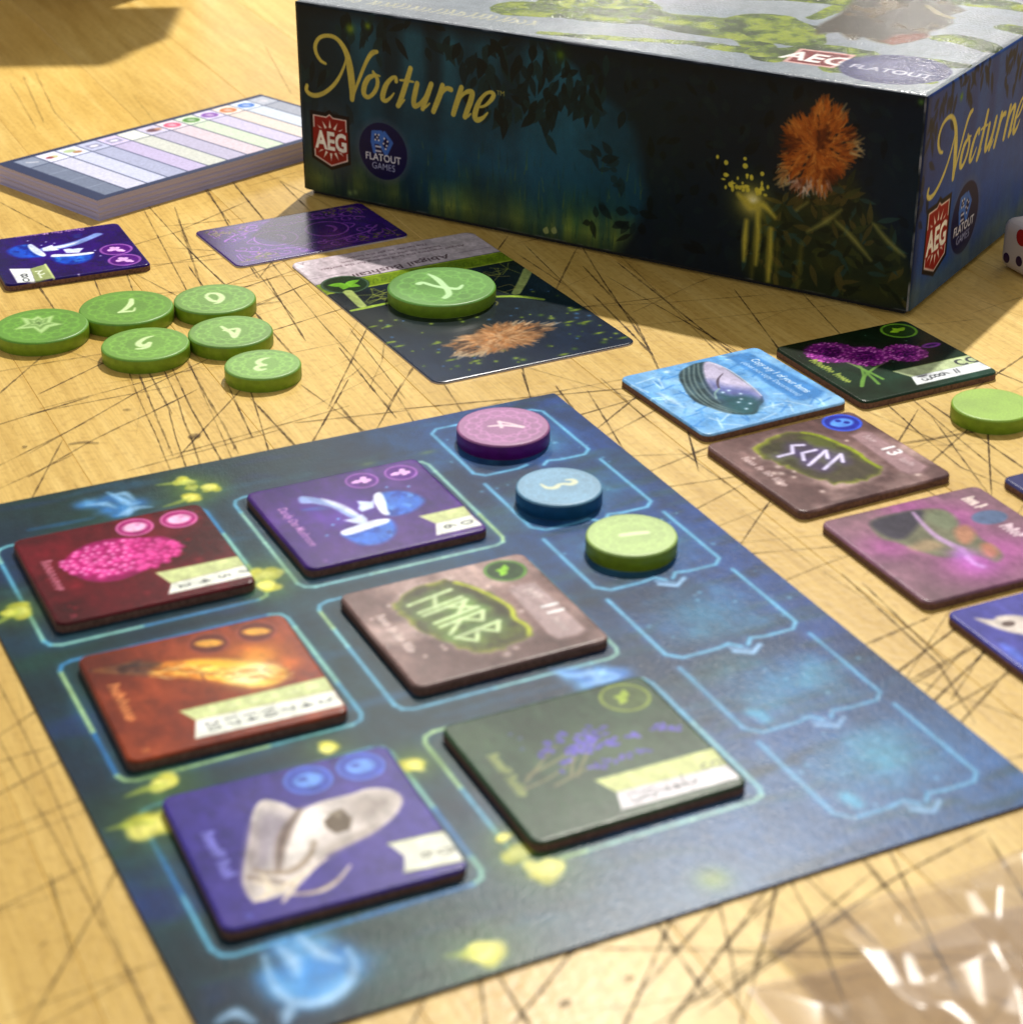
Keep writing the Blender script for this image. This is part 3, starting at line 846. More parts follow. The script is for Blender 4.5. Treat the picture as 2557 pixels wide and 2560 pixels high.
F.put(AL, np.clip((nz - .55) * 5, 0, 1) * .5, (44, 86, 92))
F.put(AL, np.exp(-((X + .45) / .5) ** 2) * .25, (52, 72, 86))
F.put(AL, np.clip((F.noise(1.7, 530, 4, sx=.8, sy=1.5) - .47) * 6, 0, 1) * np.clip((-.3 - X) * 1.2, 0, 1) * .75, (24, 62, 50))
F.put(AL, np.clip((F.noise(1.5, 540, 4) - .54) * 7, 0, 1) * .55, (14, 30, 50))
F.put(AL, np.clip((nz - .5) * 4, 0, 1) * np.clip((-1.4 - X) * 3, 0, 1) * .85, (22, 44, 104))
F.put(AL, np.clip((-1.0 - Y) * 1.3, 0, 1) * np.clip((X + .7) * .9, 0, 1) * .75, (56, 100, 152))  # lighter blue of the art, with some sheen painted in
F.put(AL, np.clip((Y - 1.85) * 4, 0, 1) * np.clip((.6 - X) * 2, 0, 1) * .6, (26, 48, 52))
# brushed strokes
R = np.random.RandomState(21)
for k in range(260):
    x = R.uniform(-1.8, 1.8); y = R.uniform(-2.3, 2.3); l = R.uniform(.15, .6)
    c = [(20, 44, 58), (40, 80, 92), (28, 66, 70), (36, 84, 120), (24, 48, 90)][R.randint(5)]
    F.line([(x, y), (x + l * .5, y + R.randn() * .02), (x + l, y + R.randn() * .03)], [.02, .07, .01], c, .42, .04, px=False)
# slot light on the right
for y0 in (1.8, 1.05, .34, -.36, -1.06, -1.76):
    F.glow((1.30, y0), .34, (62, 148, 186), .62, px=False, ry=.26, p=1.6)
    nn = F.noise(5, int(900 + y0 * 10), 3)
    w = F.win(.98, 1.62, y0 - .3, y0 + .3)
    m = np.exp(-(((F.X[w] - 1.32) / .26) ** 4 + ((F.Y[w] - y0) / .22) ** 4)) * np.clip((nn[w] - .42) * 4, 0, 1)
    F.put(w, m * .5, (84, 168, 200))
for k in range(60):
    x = R.uniform(.85, 1.75); y = R.uniform(-2.1, 2.1)
    F.glow((x, y), R.uniform(.008, .022), (120, 190, 225), .6, px=False)
# pale frames
LN = (138, 206, 216)
def frame(x0, x1, y0, y1, cols, wd=.020, r=.07):
    P = [(x0, y0 + r), (x0, y1 - r), (x0 + r * .3, y1 - r * .3), (x0 + r, y1), (x1 - r, y1), (x1 - r * .3, y1 - r * .3), (x1, y1 - r), (x1, y0 + r), (x1 - r * .3, y0 + r * .3), (x1 - r, y0), (x0 + r, y0), (x0 + r * .3, y0 + r * .3), (x0, y0 + r)]
    Q = []
    for a, b in zip(P[:-1], P[1:]):
        n = max(1, int(math.hypot(b[0] - a[0], b[1] - a[1]) / .09))
        Q += [(a[0] + (b[0] - a[0]) * i / n, a[1] + (b[1] - a[1]) * i / n) for i in range(n)]
    Q.append(P[-1]); Q = np.array(Q)
    F.line(Q, wd * 3.2, (40, 110, 150), .22, .05, px=False, smooth=False)
    cur = cols[R.randint(len(cols))]; i = 0
    while i < len(Q) - 1:
        n = R.randint(2, 7); seg = Q[i:i + n + 1]
        F.line(seg, wd, cols[R.randint(len(cols))], .92, .016, px=False, smooth=False); i += n
A_ = [(120, 196, 210), (150, 214, 200), (96, 178, 214), (176, 214, 150)]
B_ = [(140, 208, 214), (104, 180, 214), (160, 214, 196)]
for y1, y0 in ((1.812, .715), (.555, -.527), (-.733, -1.797)):
    frame(-1.645, -.530, y0, y1, A_ + [(44, 120, 190), (60, 140, 200)])
    frame(-.370, .757, y0, y1, B_ + [(176, 214, 150)])
SL = (108, 186, 226)
rows = ((2.153, 1.478), (1.383, .756), (.667, .045), (-.036, -.670), (-.742, -1.370), (-1.432, -2.08))
for k, (y1, y0) in enumerate(rows):
    x0, x1 = .935, 1.645
    al_ = .95 if k < 4 else .72
    for wd, col, a, sf in ((.06, (50, 120, 190), .25, .05), (.020, SL, al_, .016)):
        if k == 0:
            F.line([(1.2, y1), (x0 + .05, y1), (x0, y1 - .05), (x0, y0 + .05), (x0 + .05, y0), (1.18, y0), (1.245, y0 + .02)], wd, col, a, sf, px=False, smooth=False)
            F.line([(1.2, y1), (x1 - .05, y1), (x1, y1 - .05), (x1, y0 + .05), (x1 - .05, y0), (1.44, y0), (1.375, y0 + .02), (1.33, y0 - .02)], wd, col, a, sf, px=False, smooth=False)
        else:
            F.line([(x0, y1), (x0, y0 + .06), (x0 + .06, y0), (1.17, y0), (1.25, y0 + .015), (1.29, y0 - .03)], wd, col, a, sf, px=False, smooth=False)
            F.line([(x1, y1), (x1, y0 + .05), (x1 - .05, y0), (1.44, y0), (1.37, y0 + .015), (1.33, y0 - .03)], wd, col, a, sf, px=False, smooth=False)
    if k >= 2:
        F.line([(1.24, y0 - .055), (1.31, y0 - .105), (1.38, y0 - .055)], .026, (150, 196, 240), al_, .02, px=False, smooth=False)
        F.line([(1.24, y0 - .02), (1.31, y0 - .07)], .022, (150, 196, 240), al_ * .7, .02, px=False, smooth=False)
# glowing yellow blossoms
F.fr = 'ZH'
YB = [("1275,290", .085), ("1330,330", .06), ("1440,325", .085), ("1310,395", .085), ("130,1180", .12), ("60,1195", .06), ("1830,930", .11), ("1840,1005", .09)]
F.fr = 'ZH'
def blossom(p, r, px=True):
    c = F.L([parse(p)[0]])[0] if px else p
    F.glow(c, r * 2.0, (84, 116, 44), .55, px=False)
    for j in range(9):
        a = R.rand() * 6.283; q = r * R.uniform(0, .55)
        F.ell((c[0] + math.cos(a) * q, c[1] + math.sin(a) * q), r * R.uniform(.28, .5), r * R.uniform(.22, .36), [(212, 208, 74), (228, 224, 110), (194, 192, 54)][R.randint(3)], .85, .7, rot=R.rand() * 3, px=False)
    F.ell(c, r * .4, r * .35, (246, 242, 130), .9, .9, px=False)
def streak(p, w=.03):
    F.line(p, [.004, w, w * .6], (176, 190, 66), .75, .03)
for p, r in YB: blossom(p, r)
streak("1080,310 1180,300 1270,290"); streak("1130,460 1230,430 1310,400"); streak("-60,1290 40,1230 130,1185"); streak("0,1200 60,1190 110,1180")
F.fr = 'ZK'
for p, r in (("520,435", .10), ("470,610", .15), ("1205,290", .085), ("1570,350", .075), ("1860,1140", .13)): blossom(p, r)
streak("360,490 440,460 520,440", .04); streak("280,630 380,605 470,600", .04); streak("1700,1160 1790,1150 1850,1140", .04)
F.fr = 'ZL'
for p, r in (("70,630", .08), ("600,1085", .10), ("740,1160", .12), ("530,1000", .05)): blossom(p, r)
F.glow((1590, 1215), .10, (130, 150, 60), .75)
F.fr = 'ZI'
for p in ("1430,360", "1020,440"): F.glow(parse(p)[0], .07, (110, 130, 70), .55, ry=.03)
# blue wisps of light
def wisp(pts, r):
    for p in pts.split():
        F.glow(parse(p)[0], r * R.uniform(.7, 1.2), [(64, 146, 222), (104, 178, 240), (50, 124, 200)][R.randint(3)], .8)
F.fr = 'ZH'
wisp("560,450 620,430 700,430 760,400 830,420 900,440 960,430 820,470 740,480 660,450 860,500 800,520", .07)
for p in ("740,360 820,400 900,440 960,430", "600,450 720,440 800,470", "880,520 930,470 1050,462", "780,380 860,370 930,420", "820,520 870,500 900,460"):
    F.line(p, [.008, .05, .006], (146, 196, 240), .8, .03)
F.line("200,620 420,580 640,540", [.01, .04, .01], (30, 96, 150), .7, .04)
F.fr = 'ZK'
wisp("1100,1180 1170,1200 1120,1260 1200,1260 1060,1230 1230,1220 1150,1300 1010,1130 1090,1110 1180,1110 1260,1150 1310,1200 1270,1270 1190,1320 1090,1330 1020,1290 1130,1220 960,1250", .10)
for p in ("940,1160 980,1280 1060,1350 1180,1350 1280,1290 1320,1200 1290,1130", "1090,1080 1180,1150 1260,1180", "1060,1360 1040,1400 1030,1450", "740,1440 820,1400 900,1440", "1000,1120 1060,1180 1080,1240"):
    F.line(p, [.01, .055, .012], (166, 206, 244), .85, .04)
F.fr = 'ZL'
wisp("860,180 960,200 1060,190 1130,160 940,230 1020,160", .08)
F.poly("770,150 1100,150 1180,185 960,235 880,190", (70, 130, 220), .7, .06)
for p in ("790,170 900,180 1000,165 1110,180", "930,230 1020,210 1100,190", "960,150 1000,190 1040,150"):
    F.line(p, [.01, .04, .01], (150, 200, 248), .8, .03)
F.fr = 'ZM'
for p in ("450,80", "400,70", "480,110", "960,560", "930,540", "1000,590"): F.glow(parse(p)[0], .05, (76, 168, 206), .75)
flat_thing(board, F, .012, 0, BT, "printed_face", "board_edge", BOARDPRINT, BOARDEDGE, .15, 1.0)

# ------------------------------------------------------------------ tiles
TW, TL_, TT = 1.0, .955, .05
def tile_face(x, y, a, z, base, n=150):
    F = Face((x, y, z + TT), (math.cos(a), math.sin(a), 0), (-math.sin(a), math.cos(a), 0), -TW / 2, TW / 2, -TL_ / 2, TL_ / 2, n, int(n * .955), base)
    return F
def finish_tile(name, F, x, y, a, z, label, group):
    root = empty(name, (x, y, z), a, label, "tile", group)
    flat_thing(root, F, .055, .013, TT, "printed_face", "board_edge", TILEPRINT, CHIPWRAP)
    return root
def icon(F, p, r, ringc, fill, fr=None):
    if fr: F.fr = fr
    c = F.L([p])[0]
    F.ell(c, r * 1.0, r * 1.0, fill, px=False); F.ring(c, r * .93, r * .14, ringc, px=False)
    return c
def leaves3(F, c, r, col, rot=0.0):
    for a, l in ((rot + .2, 1.0), (rot + 1.6, .8), (rot + 2.9, .95)):
        leaf(F, c[0] - math.cos(a) * r * .05, c[1] - math.sin(a) * r * .05, r * .62 * l, r * .36, a, col)
def banner(F, pts, top=(196, 206, 150), low=(232, 236, 226), mid=None):
    """pts: notch tip top, top right, right middle, bottom right, bottom left, notch"""
    P = F.L(pts)
    F.poly([P[0], P[1], P[2], P[5]], top, px=False)
    F.poly([P[5], P[2], P[3], P[4]], low, px=False)
    F.line([P[0], P[1]], .008, (170, 182, 120), .7, px=False, smooth=False)
    return P
def scribble_nums(F, P, strs, size, col=(70, 74, 78), t0=.18, t1=.9, rot=-PI / 2, a=.8, h=.5):
    A = P[5] * (1 - h) + P[4] * h; B = P[2] * (1 - h) + P[3] * h
    for k, s_ in enumerate(strs):
        t = t0 + (t1 - t0) * (k / max(1, len(strs) - 1)) if len(strs) > 1 else .5
        q = A + (B - A) * t
        F.text(s_, (q[0] - size * .33 if rot else q[0], q[1]), size, col, a, rot=rot, px=False, align='c', bold=.01)
def side_text(F, txt, p0, p1, col, a=.85, size=.07):
    A, B = F.L([p0, p1]); d = B - A; L = np.hypot(*d); ang = math.atan2(d[1], d[0])
    if txt[0] == "~":       # print too blurred to be read: letter-like strokes, words as long as given
        e = d / L; up = np.array([-e[1], e[0]]); words = [int(k) for k in txt[1:].split(",")]
        Rn = np.random.RandomState(int(abs(A[0]) * 997) + len(txt)); tot = sum(words) + len(words) - 1; t = 0
        for wn in words:
            for k in range(wn):
                q = A + e * L * (t + .5) / tot; hh = size * (.72 if k == 0 or Rn.rand() < .2 else .5); g = L / tot * .3
                F.line([q - e * g, q - e * g * .6 + up * hh, q + e * g * .4 + up * hh * .4, q + e * g + up * hh * Rn.rand()], size * .15, col, a, px=False)
                t += 1
            t += 1
        return
    v, _ = text_tris(txt, 0.008); w = v[:, 0].max() - v[:, 0].min()
    F.text(txt, A, size, col, a, rot=ang, px=False, bold=.008, sx=L / (w * size), shear=.15)
def specks(F, n, col, seed, r=.008, a=.8):
    R = np.random.RandomState(seed)
    for k in range(n): F.glow((R.uniform(-.46, .46), R.uniform(-.44, .44)), r * R.uniform(.6, 1.6), col, a, px=False)
PLACE = dict(T1=(-1.90597, 9.10244, .43533), T2=(-.77125, 9.639, .45272), T3=(-.19071, 8.52756, .45092), T4=(-1.36481, 7.93406, .41569),
    T5=(-.81575, 6.80362, .40533), T6=(.33558, 7.35109, .44019), T7=(1.31561, 11.23667, .48998), T8=(2.29689, 11.67708, .46796),
    T9=(1.7461, 10.26939, .47595), T10=(2.25538, 9.29843, .43613), T13=(-3.11775, 13.65356, .41))
def corner_place(tl, a):
    ex = np.array([math.cos(a), math.sin(a)]); ey = np.array([-ex[1], ex[0]])
    c = np.array(tl) + ex * TW / 2 - ey * TL_ / 2
    return (c[0], c[1], a)
PLACE['T11'] = corner_place((2.075, 8.575), .44)
PLACE['T12'] = corner_place((2.655, 10.03), .45)
GB = "tiles laid on the player board"; GR = "tiles laid on the table"

# red raspberry tile
x, y, a = PLACE['T1']; F = tile_face(x, y, a, BT, (92, 22, 32)); F.fr = 'Z3'
F.mottled((66, 20, 24), 3, 601, .4, .7, .9); F.mottled((122, 24, 40), 4, 602, .55, .8, .8)
specks(F, 26, (150, 40, 56), 603, .02, .5)
ras = "450,520 500,440 620,370 800,330 1000,325 1150,315 1240,350 1245,420 1150,500 1000,570 850,625 680,638 540,600"
F.poly(ras, (150, 28, 96), 1, .02, smooth=True)
P = F.L(ras); w_, M = F.polymask(smooth_pts(P, 5, True), .02)
R = np.random.RandomState(604); cen = P.mean(0)
d_ = F.L("450,520 1245,380"); axd = (d_[1] - d_[0]) / np.hypot(*(d_[1] - d_[0])); nrm = np.array([-axd[1], axd[0]])
for i in range(-7, 8):
    for j in range(-5, 6):
        q = cen + axd * (i + .5 * (j % 2)) * .044 + nrm * j * .040 + R.randn(2) * .008
        if (((q - cen) @ axd) / .30) ** 2 + (((q - cen) @ nrm) / .185) ** 2 > 1: continue
        F.ell(q, R.uniform(.02, .03), R.uniform(.018, .026), [(206, 58, 140), (186, 44, 124), (216, 74, 152)][R.randint(3)], .9, .7, px=False, rot=R.rand() * 3)
        F.ell(q + np.array([-.004, .006]), .012, .009, (236, 150, 206) if ((q - cen) @ axd) < .05 else (214, 92, 164), .85, .9, px=False)
for p in ((955, 250), (1268, 192)):
    c = icon(F, p, .098, (196, 104, 156), (160, 40, 112)); F.ell(c, .062, .05, (240, 196, 226), .95, .4, px=False); F.glow((c[0] + .02, c[1] + .02), .02, (200, 110, 170), .8, px=False)
Bn = banner(F, "1105,575 1690,455 1775,510 1800,590 1195,725 1215,650")
scribble_nums(F, Bn, ["2", "4", "5", "7"], .085)
side_text(F, "~9", (290, 495), (405, 705), (196, 128, 150))
F.text("n", F.L("490,875")[0], .07, (190, 90, 110), .8, rot=-PI / 2, px=False)
finish_tile("tile", F, x, y, a, BT, "dark red tile with pink raspberry, back left on the player board", GB)

# purple mushroom tiles ------------------------------------------------------
def mushrooms_T2(F):
    F.fr = 'ZT'
    F.glow((760, 560), .34, (88, 44, 170), .55)
    F.poly("455,425 600,440 720,480 840,540 950,585 900,610 800,570 690,510 560,480 455,475", (150, 178, 226), .9, .02, smooth=True)
    F.poly("620,440 760,480 880,545 880,575 760,520 640,465", (214, 226, 246), .9, .02, smooth=True)
    F.poly("460,520 600,500 690,520 600,530 470,535", (70, 92, 170), .7, .02)
    F.poly("780,605 860,590 920,560 960,600 965,640 900,635", (206, 220, 248), .95, .015)
    F.poly("880,460 990,465 1010,440 1010,510 920,540 890,520 900,490", (196, 214, 248), .95, .015)
    cap1 = "1060,400 1160,385 1280,395 1390,450 1330,520 1230,560 1130,570 1090,520 1060,450"
    cap2 = "770,700 900,690 1020,640 1130,600 1175,660 1140,740 1040,785 920,790 820,750"
    for cp in (cap1, cap2):
        F.poly(cp, (52, 112, 204), .95, .03, smooth=True); F.poly(cp, (24, 60, 150), .8, .03, smooth=True, tex=(14, 31, .5, .7)); F.poly(cp, (104, 170, 236), .6, .03, smooth=True, tex=(20, 37, .55, .75))
    F.poly("1010,410 1060,395 1095,450 1110,520 1130,560 1080,560 1040,520 1010,460", (222, 232, 250), .97, .012, smooth=True)
    F.poly("760,690 860,650 1000,605 1120,595 1110,625 1000,660 880,700 790,718", (222, 232, 250), .97, .012, smooth=True)
    for p in ((700, 640), (740, 595), (655, 720), (1105, 355), (1270, 350)): F.glow(p, .014, (120, 170, 230), .95)
x, y, a = PLACE['T2']; F = tile_face(x, y, a, BT, (78, 46, 122)); F.mottled((58, 32, 104), 2.4, 611, .4, .7, .9); F.mottled((98, 62, 138), 5, 612, .5, .8, .5)
mushrooms_T2(F)
def spore_icon(F, p, fr, ringc=(150, 92, 178), fill=(86, 26, 128), pc=(226, 178, 236), k=.092, rot=0.0):
    c = icon(F, p, k, ringc, fill, fr)
    def T(q): return [(c[0] + (u * math.cos(rot) - v * math.sin(rot)) * k, c[1] + (u * math.sin(rot) + v * math.cos(rot)) * k) for u, v in q]
    for q, r in (((-.3, .0), .22), ((.2, .28), .20), ((.38, -.1), .18), ((.12, -.22), .18), ((.1, .05), .22)):
        F.ell(T([q])[0], r * k, r * k, pc, 1, .3, px=False)
    F.line(T([(-.55, -.02), (.1, .02)]), .26 * k, pc, px=False, smooth=False)
spore_icon(F, (918, 306), 'ZT'); spore_icon(F, (1212, 246), 'ZT')
F.fr = 'ZT'
Bn = banner(F, "1350,575 1690,500 1745,565 1825,640 1480,718 1475,630")
scribble_nums(F, Bn, ["6", "0"], .10, t0=.34, t1=.75)
side_text(F, "Dandy Das Mushroom", (280, 520), (530, 800), (206, 150, 206))
F.text("n", F.L("610,905")[0], .06, (150, 100, 180), .8, rot=-PI / 2, px=False)
finish_tile("tile", F, x, y, a, BT, "purple tile with two blue mushrooms lying in the back row of the board", GB)

x, y, a = PLACE['T13']; F = tile_face(x, y, a, 0, (42, 12, 104), 170); F.mottled((30, 4, 84), 2.4, 621, .4, .7, .9); F.mottled((58, 22, 120), 6, 622, .55, .8, .5)
F.fr = 'ZO'
F.glow((700, 420), .3, (58, 10, 150), .7)
F.poly("880,220 985,210 980,260 880,270", (40, 60, 130), .7, .03)
F.poly("480,395 620,370 760,340 900,300 1040,250 1150,205 1240,215 1120,270 1000,320 860,365 720,395 560,425", (130, 160, 220), .92, .02, smooth=True)
F.poly("620,370 800,340 960,300 900,335 740,380 640,390", (224, 232, 248), .9, .02)
F.poly("510,385 630,345 650,370 715,405 640,415 520,420", (220, 230, 250), .96, .012)
F.poly("760,400 830,390 880,395 940,385 1010,385 970,420 960,440 800,445", (204, 216, 246), .96, .012)
for cp in ("90,430 170,370 340,340 440,400 530,480 400,500 220,500", "620,490 760,470 1000,460 1120,450 1100,510 1000,560 850,580 700,560"):
    F.poly(cp, (18, 84, 196), .95, .035, smooth=True); F.poly(cp, (8, 36, 130), .8, .03, smooth=True, tex=(14, 41, .5, .7)); F.poly(cp, (60, 140, 226), .6, .03, smooth=True, tex=(20, 47, .55, .75))
F.poly("335,350 380,338 450,380 520,430 555,470 520,485 450,465 390,430 350,390", (216, 228, 250), .97, .012, smooth=True)
F.poly("615,475 660,460 860,455 1100,432 1130,445 1040,465 860,482 640,492", (228, 236, 252), .97, .012, smooth=True)
for p in ((335, 298), (555, 310), (655, 325), (1212, 478), (1145, 412), (500, 350)): F.glow(p, .012, (190, 200, 240), .95)
spore_icon(F, (1400, 400), 'ZO', k=.115, rot=2.2); spore_icon(F, (1503, 526), 'ZO', k=.115, rot=2.2)
F.fr = 'ZO'
F.poly("110,635 365,632 425,785 210,805", (226, 232, 232)); F.poly("365,632 545,580 650,745 425,785", (148, 160, 108)); F.line("545,580 650,745", .016, (190, 204, 140))
F.text("8", F.L("330,690")[0], .11, (60, 64, 70), .9, rot=PI, px=False, bold=.01); F.text("0", F.L("350,740")[0], .11, (60, 64, 70), .9, rot=PI, px=False)
F.text("2", F.L("520,650")[0], .12, (220, 228, 206), .95, rot=PI, px=False, bold=.02); F.text("1", F.L("520,700")[0], .10, (220, 228, 206), .95, rot=PI, px=False, bold=.02)
side_text(F, "Dandy Das Mushroom", (1015, 140), (195, 240), (208, 168, 214), size=.068)
F.glow((950, 700), .012, (210, 210, 230), .9)
finish_tile("tile", F, x, y, a, 0, "violet tile with blue mushrooms on the table before the score pad", GR)

# stone rune tiles -----------------------------------------------------------
def stone_bg(F, seed, base, dark, pale):
    F.mottled(dark, 2.2, seed, .4, .72, .75); F.mottled(pale, 3.5, seed + 3, .5, .75, .75)
    R = np.random.RandomState(seed)
    for k in range(16):
        F.glow((R.uniform(-.45, .45), R.uniform(-.42, .42)), R.uniform(.014, .03), (226, 206, 200), .75, px=False)
def mossy_stone(F, pts, seed):
    P = F.L(pts); c = P.mean(0)
    P = smooth_pts(P, 4, True); Rn = np.random.RandomState(seed); P = P + Rn.randn(*P.shape) * .008
    F.poly(P, (196, 178, 174), .6, .08, px=False)
    F.poly(P, (150, 164, 40), .9, .025, px=False); F.poly(P, (84, 84, 50), .9, .03, px=False, tex=(9, seed + 9, .42, .55)); Q = c + (P - c) * .93
    F.poly(Q, (66, 64, 42), 1, .05, px=False); F.poly(Q, (92, 100, 44), .9, .05, px=False, tex=(8, seed, .48, .65)); F.poly(Q, (84, 74, 66), .6, .05, px=False, tex=(6, seed + 4, .52, .7))
    return c
def runes(F, glyphs, p0, p1, h, col, glow, wd):
    A, B = F.L([p0, p1]); d = (B - A); L = np.hypot(*d); e = d / L; up = np.array([-e[1], e[0]])
    n = len(glyphs); gw = L / n
    for k, g in enumerate(glyphs):
        for stroke in g:
            Q = [A + e * (k + .12 + .72 * u) * gw + up * (v - .5) * h for u, v in stroke]
            F.line(Q, wd * 3.4, glow, .42, wd * 3, px=False, smooth=False)
    for k, g in enumerate(glyphs):
        for stroke in g:
            Q = [A + e * (k + .12 + .72 * u) * gw + up * (v - .5) * h for u, v in stroke]
            F.line(Q, wd, col, .95, wd * .6, px=False, smooth=False)
RH = [[(0, 0), (0, 1)], [(1, 0), (1, 1)], [(0, .62), (1, .38)]]
RM = [[(0, 0), (0, 1)], [(1, 0), (1, 1)], [(0, 1), (1, .55)], [(0, .55), (1, 1)]]
RR_ = [[(.1, 0), (.1, 1)], [(.1, 1), (.9, .78), (.1, .5)], [(.1, .5), (1, 0)]]
RB = [[(.1, 0), (.1, 1)], [(.1, 1), (.9, .76), (.1, .52)], [(.1, .5), (1, .24), (.1, 0)]]
RS = [[(.9, 1), (.1, .82), (.8, .42), (.1, .05)]]
RK = [[(.8, .9), (.1, .55), (.8, .2)]]
RL = [[(.2, 0), (.2, 1), (.95, .62)]]
def plate(F, pts, col, edge):
    F.poly(pts, edge, .8, .03); P = F.L(pts); c = P.mean(0); F.poly(c + (P - c) * .94, col, .95, .015, px=False)
x, y, a = PLACE['T3']; F = tile_face(x, y, a, BT, (132, 108, 104)); stone_bg(F, 631, None, (88, 68, 66), (190, 166, 160)); F.fr = 'Z1'
mossy_stone(F, "430,475 600,360 800,318 950,360 1080,420 1190,490 1220,560 1300,610 1320,670 1180,750 1030,785 880,760 760,710 600,640 500,560", 632)
F.line("830,330 950,365 1090,430 1190,495 1215,560 1300,615 1310,670", .022, (196, 206, 50), .85, .02)
runes(F, [RH, RM, RR_, RB], (650, 420), (1060, 690), .25, (196, 214, 164), (120, 160, 90), .024)
c = icon(F, (1155, 252), .108, (96, 140, 62), (52, 76, 44)); leaves3(F, c, .11, (140, 196, 52), 1.0)
plate(F, "1165,370 1240,335 1345,318 1690,640 1640,675 1500,705 1440,670", (170, 150, 150), (150, 128, 128))
side_text(F, "~3", (1270, 380), (1360, 440), (212, 200, 200), .6, .07)
F.text("11", F.L("1370,470")[0], .13, (236, 234, 236), .97, rot=-PI / 2, px=False, bold=.025)
side_text(F, "~5", (1450, 560), (1540, 650), (212, 200, 200), .45, .06)
side_text(F, "~5,2,3,4", (310, 550), (530, 790), (226, 210, 206), .7, .06)
finish_tile("tile", F, x, y, a, BT, "brown stone tile with pale green runes in the middle of the board", GB)

x, y, a = PLACE['T9']; F = tile_face(x, y, a, 0, (124, 98, 96)); stone_bg(F, 641, None, (84, 62, 62), (184, 158, 154)); F.fr = 'ZS'
mossy_stone(F, "430,350 560,265 730,232 870,250 1060,320 1180,380 1240,430 1340,490 1330,540 1200,590 1080,612 940,590 760,530 620,470 500,420", 642)
F.line("780,238 900,262 1060,325 1180,385 1240,435 1335,490", .022, (150, 166, 30), .85, .02)
runes(F, [RS, RK, RL, RL], (640, 360), (1080, 470), .22, (214, 208, 240), (92, 72, 168), .024)
c = icon(F, (1065, 165), .115, (58, 92, 214), (30, 44, 150)); F.ell(c, .07, .055, (92, 150, 232), .95, .3, px=False); F.ell((c[0] + .025, c[1] - .012), .018, .018, (30, 44, 150), px=False); F.ell((c[0] - .005, c[1] + .03), .018, .018, (30, 44, 150), px=False); F.ell((c[0] - .05, c[1] + .005), .022, .022, (92, 150, 232), px=False)
plate(F, "1120,255 1200,225 1270,230 1700,490 1660,530 1560,545 1500,525", (158, 130, 134), (140, 112, 116))
F.text("13", F.L("1330,345")[0], .13, (232, 230, 234), .97, rot=-PI / 2, px=False, bold=.025)
side_text(F, "~3", (1215, 265), (1290, 310), (206, 190, 194), .5, .06); side_text(F, "~5", (1480, 430), (1570, 485), (206, 190, 194), .45, .06)
side_text(F, "~5,2,3,5", (330, 425), (640, 635), (220, 200, 200), .7, .06)
finish_tile("tile", F, x, y, a, 0, "brown stone tile with glowing lilac runes and blue skull badge", GR)

# orange feather tile --------------------------------------------------------
x, y, a = PLACE['T4']; F = tile_face(x, y, a, BT, (128, 58, 36)); F.fr = 'Z2'
F.mottled((98, 44, 30), 3, 651, .4, .7, .8); F.mottled((156, 74, 42), 3.4, 653, .5, .8, .8)
F.glow((1300, 330), .24, (180, 100, 30), .6); F.glow((1080, 400), .3, (190, 110, 40), .5)
F.glow((1250, 340), .12, (226, 150, 50), .8); F.glow((1440, 390), .08, (206, 110, 44), .8)
F.poly("230,440 380,410 480,385 620,390 700,380 860,370 1050,368 1250,395 1400,430 1420,470 1380,515 1260,540 1150,535 950,500 760,480 620,465 480,460", (212, 138, 48), .95, .03, smooth=True)
F.poly("820,380 1050,370 1250,398 1400,435 1410,475 1340,520 1200,530 1000,490 860,440", (236, 190, 60), .9, .05, smooth=True)
F.glow((1220, 460), .14, (255, 246, 190), .95); F.ell((1215, 455), .10, .06, (255, 250, 215), .9, 1.0)
R = np.random.RandomState(655)
for k in range(120):
    t_ = R.rand(); qx = 560 + t_ * 820; qy = 425 + t_ * 40 + R.randn() * 22
    F.line([(qx, qy), (qx + 60, qy + R.uniform(-14, 14)), (qx + 110, qy + R.uniform(-26, 26))], [.008, .010, .003], [(250, 214, 110), (196, 120, 40), (255, 236, 160), (170, 92, 34)][R.randint(4)], .55, .008)
F.poly("220,440 420,395 520,375 640,395 560,470 400,460", (72, 52, 52), .85, .05); F.poly("220,440 420,395 520,375 640,395 560,470 400,460", (44, 36, 40), .6, .05, tex=(14, 3, .45, .6))
F.line("240,440 480,425 700,430 1000,455", .010, (120, 60, 30), .7); F.line("900,460 925,505", .012, (120, 60, 30), .8)
for p in ((945, 268), (1240, 195)):
    c = icon(F, p, .10, (150, 76, 52), (104, 48, 34)); F.ell(c, .066, .032, (226, 168, 70), .95, .4, px=False, rot=-.35)
Bn = banner(F, "765,690 1665,478 1720,560 1780,650 860,860 865,745")
scribble_nums(F, Bn, ["20", "17", "14", "10", "7", "4", "2"], .085, t0=.12, t1=.9)
for t_ in np.linspace(.15, .85, 6):
    q = (Bn[0] * (1 - t_) + Bn[1] * t_) * .55 + (Bn[5] * (1 - t_) + Bn[2] * t_) * .45; F.text(str(7 - int(t_ * 7)), (q[0], q[1]), .07, (226, 232, 190), .8, rot=-PI / 2, px=False, align='c')
side_text(F, "~11", (320, 530), (445, 755), (226, 150, 92)); F.text("n", F.L("525,925")[0], .07, (220, 140, 80), .8, rot=-PI / 2, px=False)
finish_tile("tile", F, x, y, a, BT, "rust orange tile with a glowing yellow feather, left middle of the board", GB)

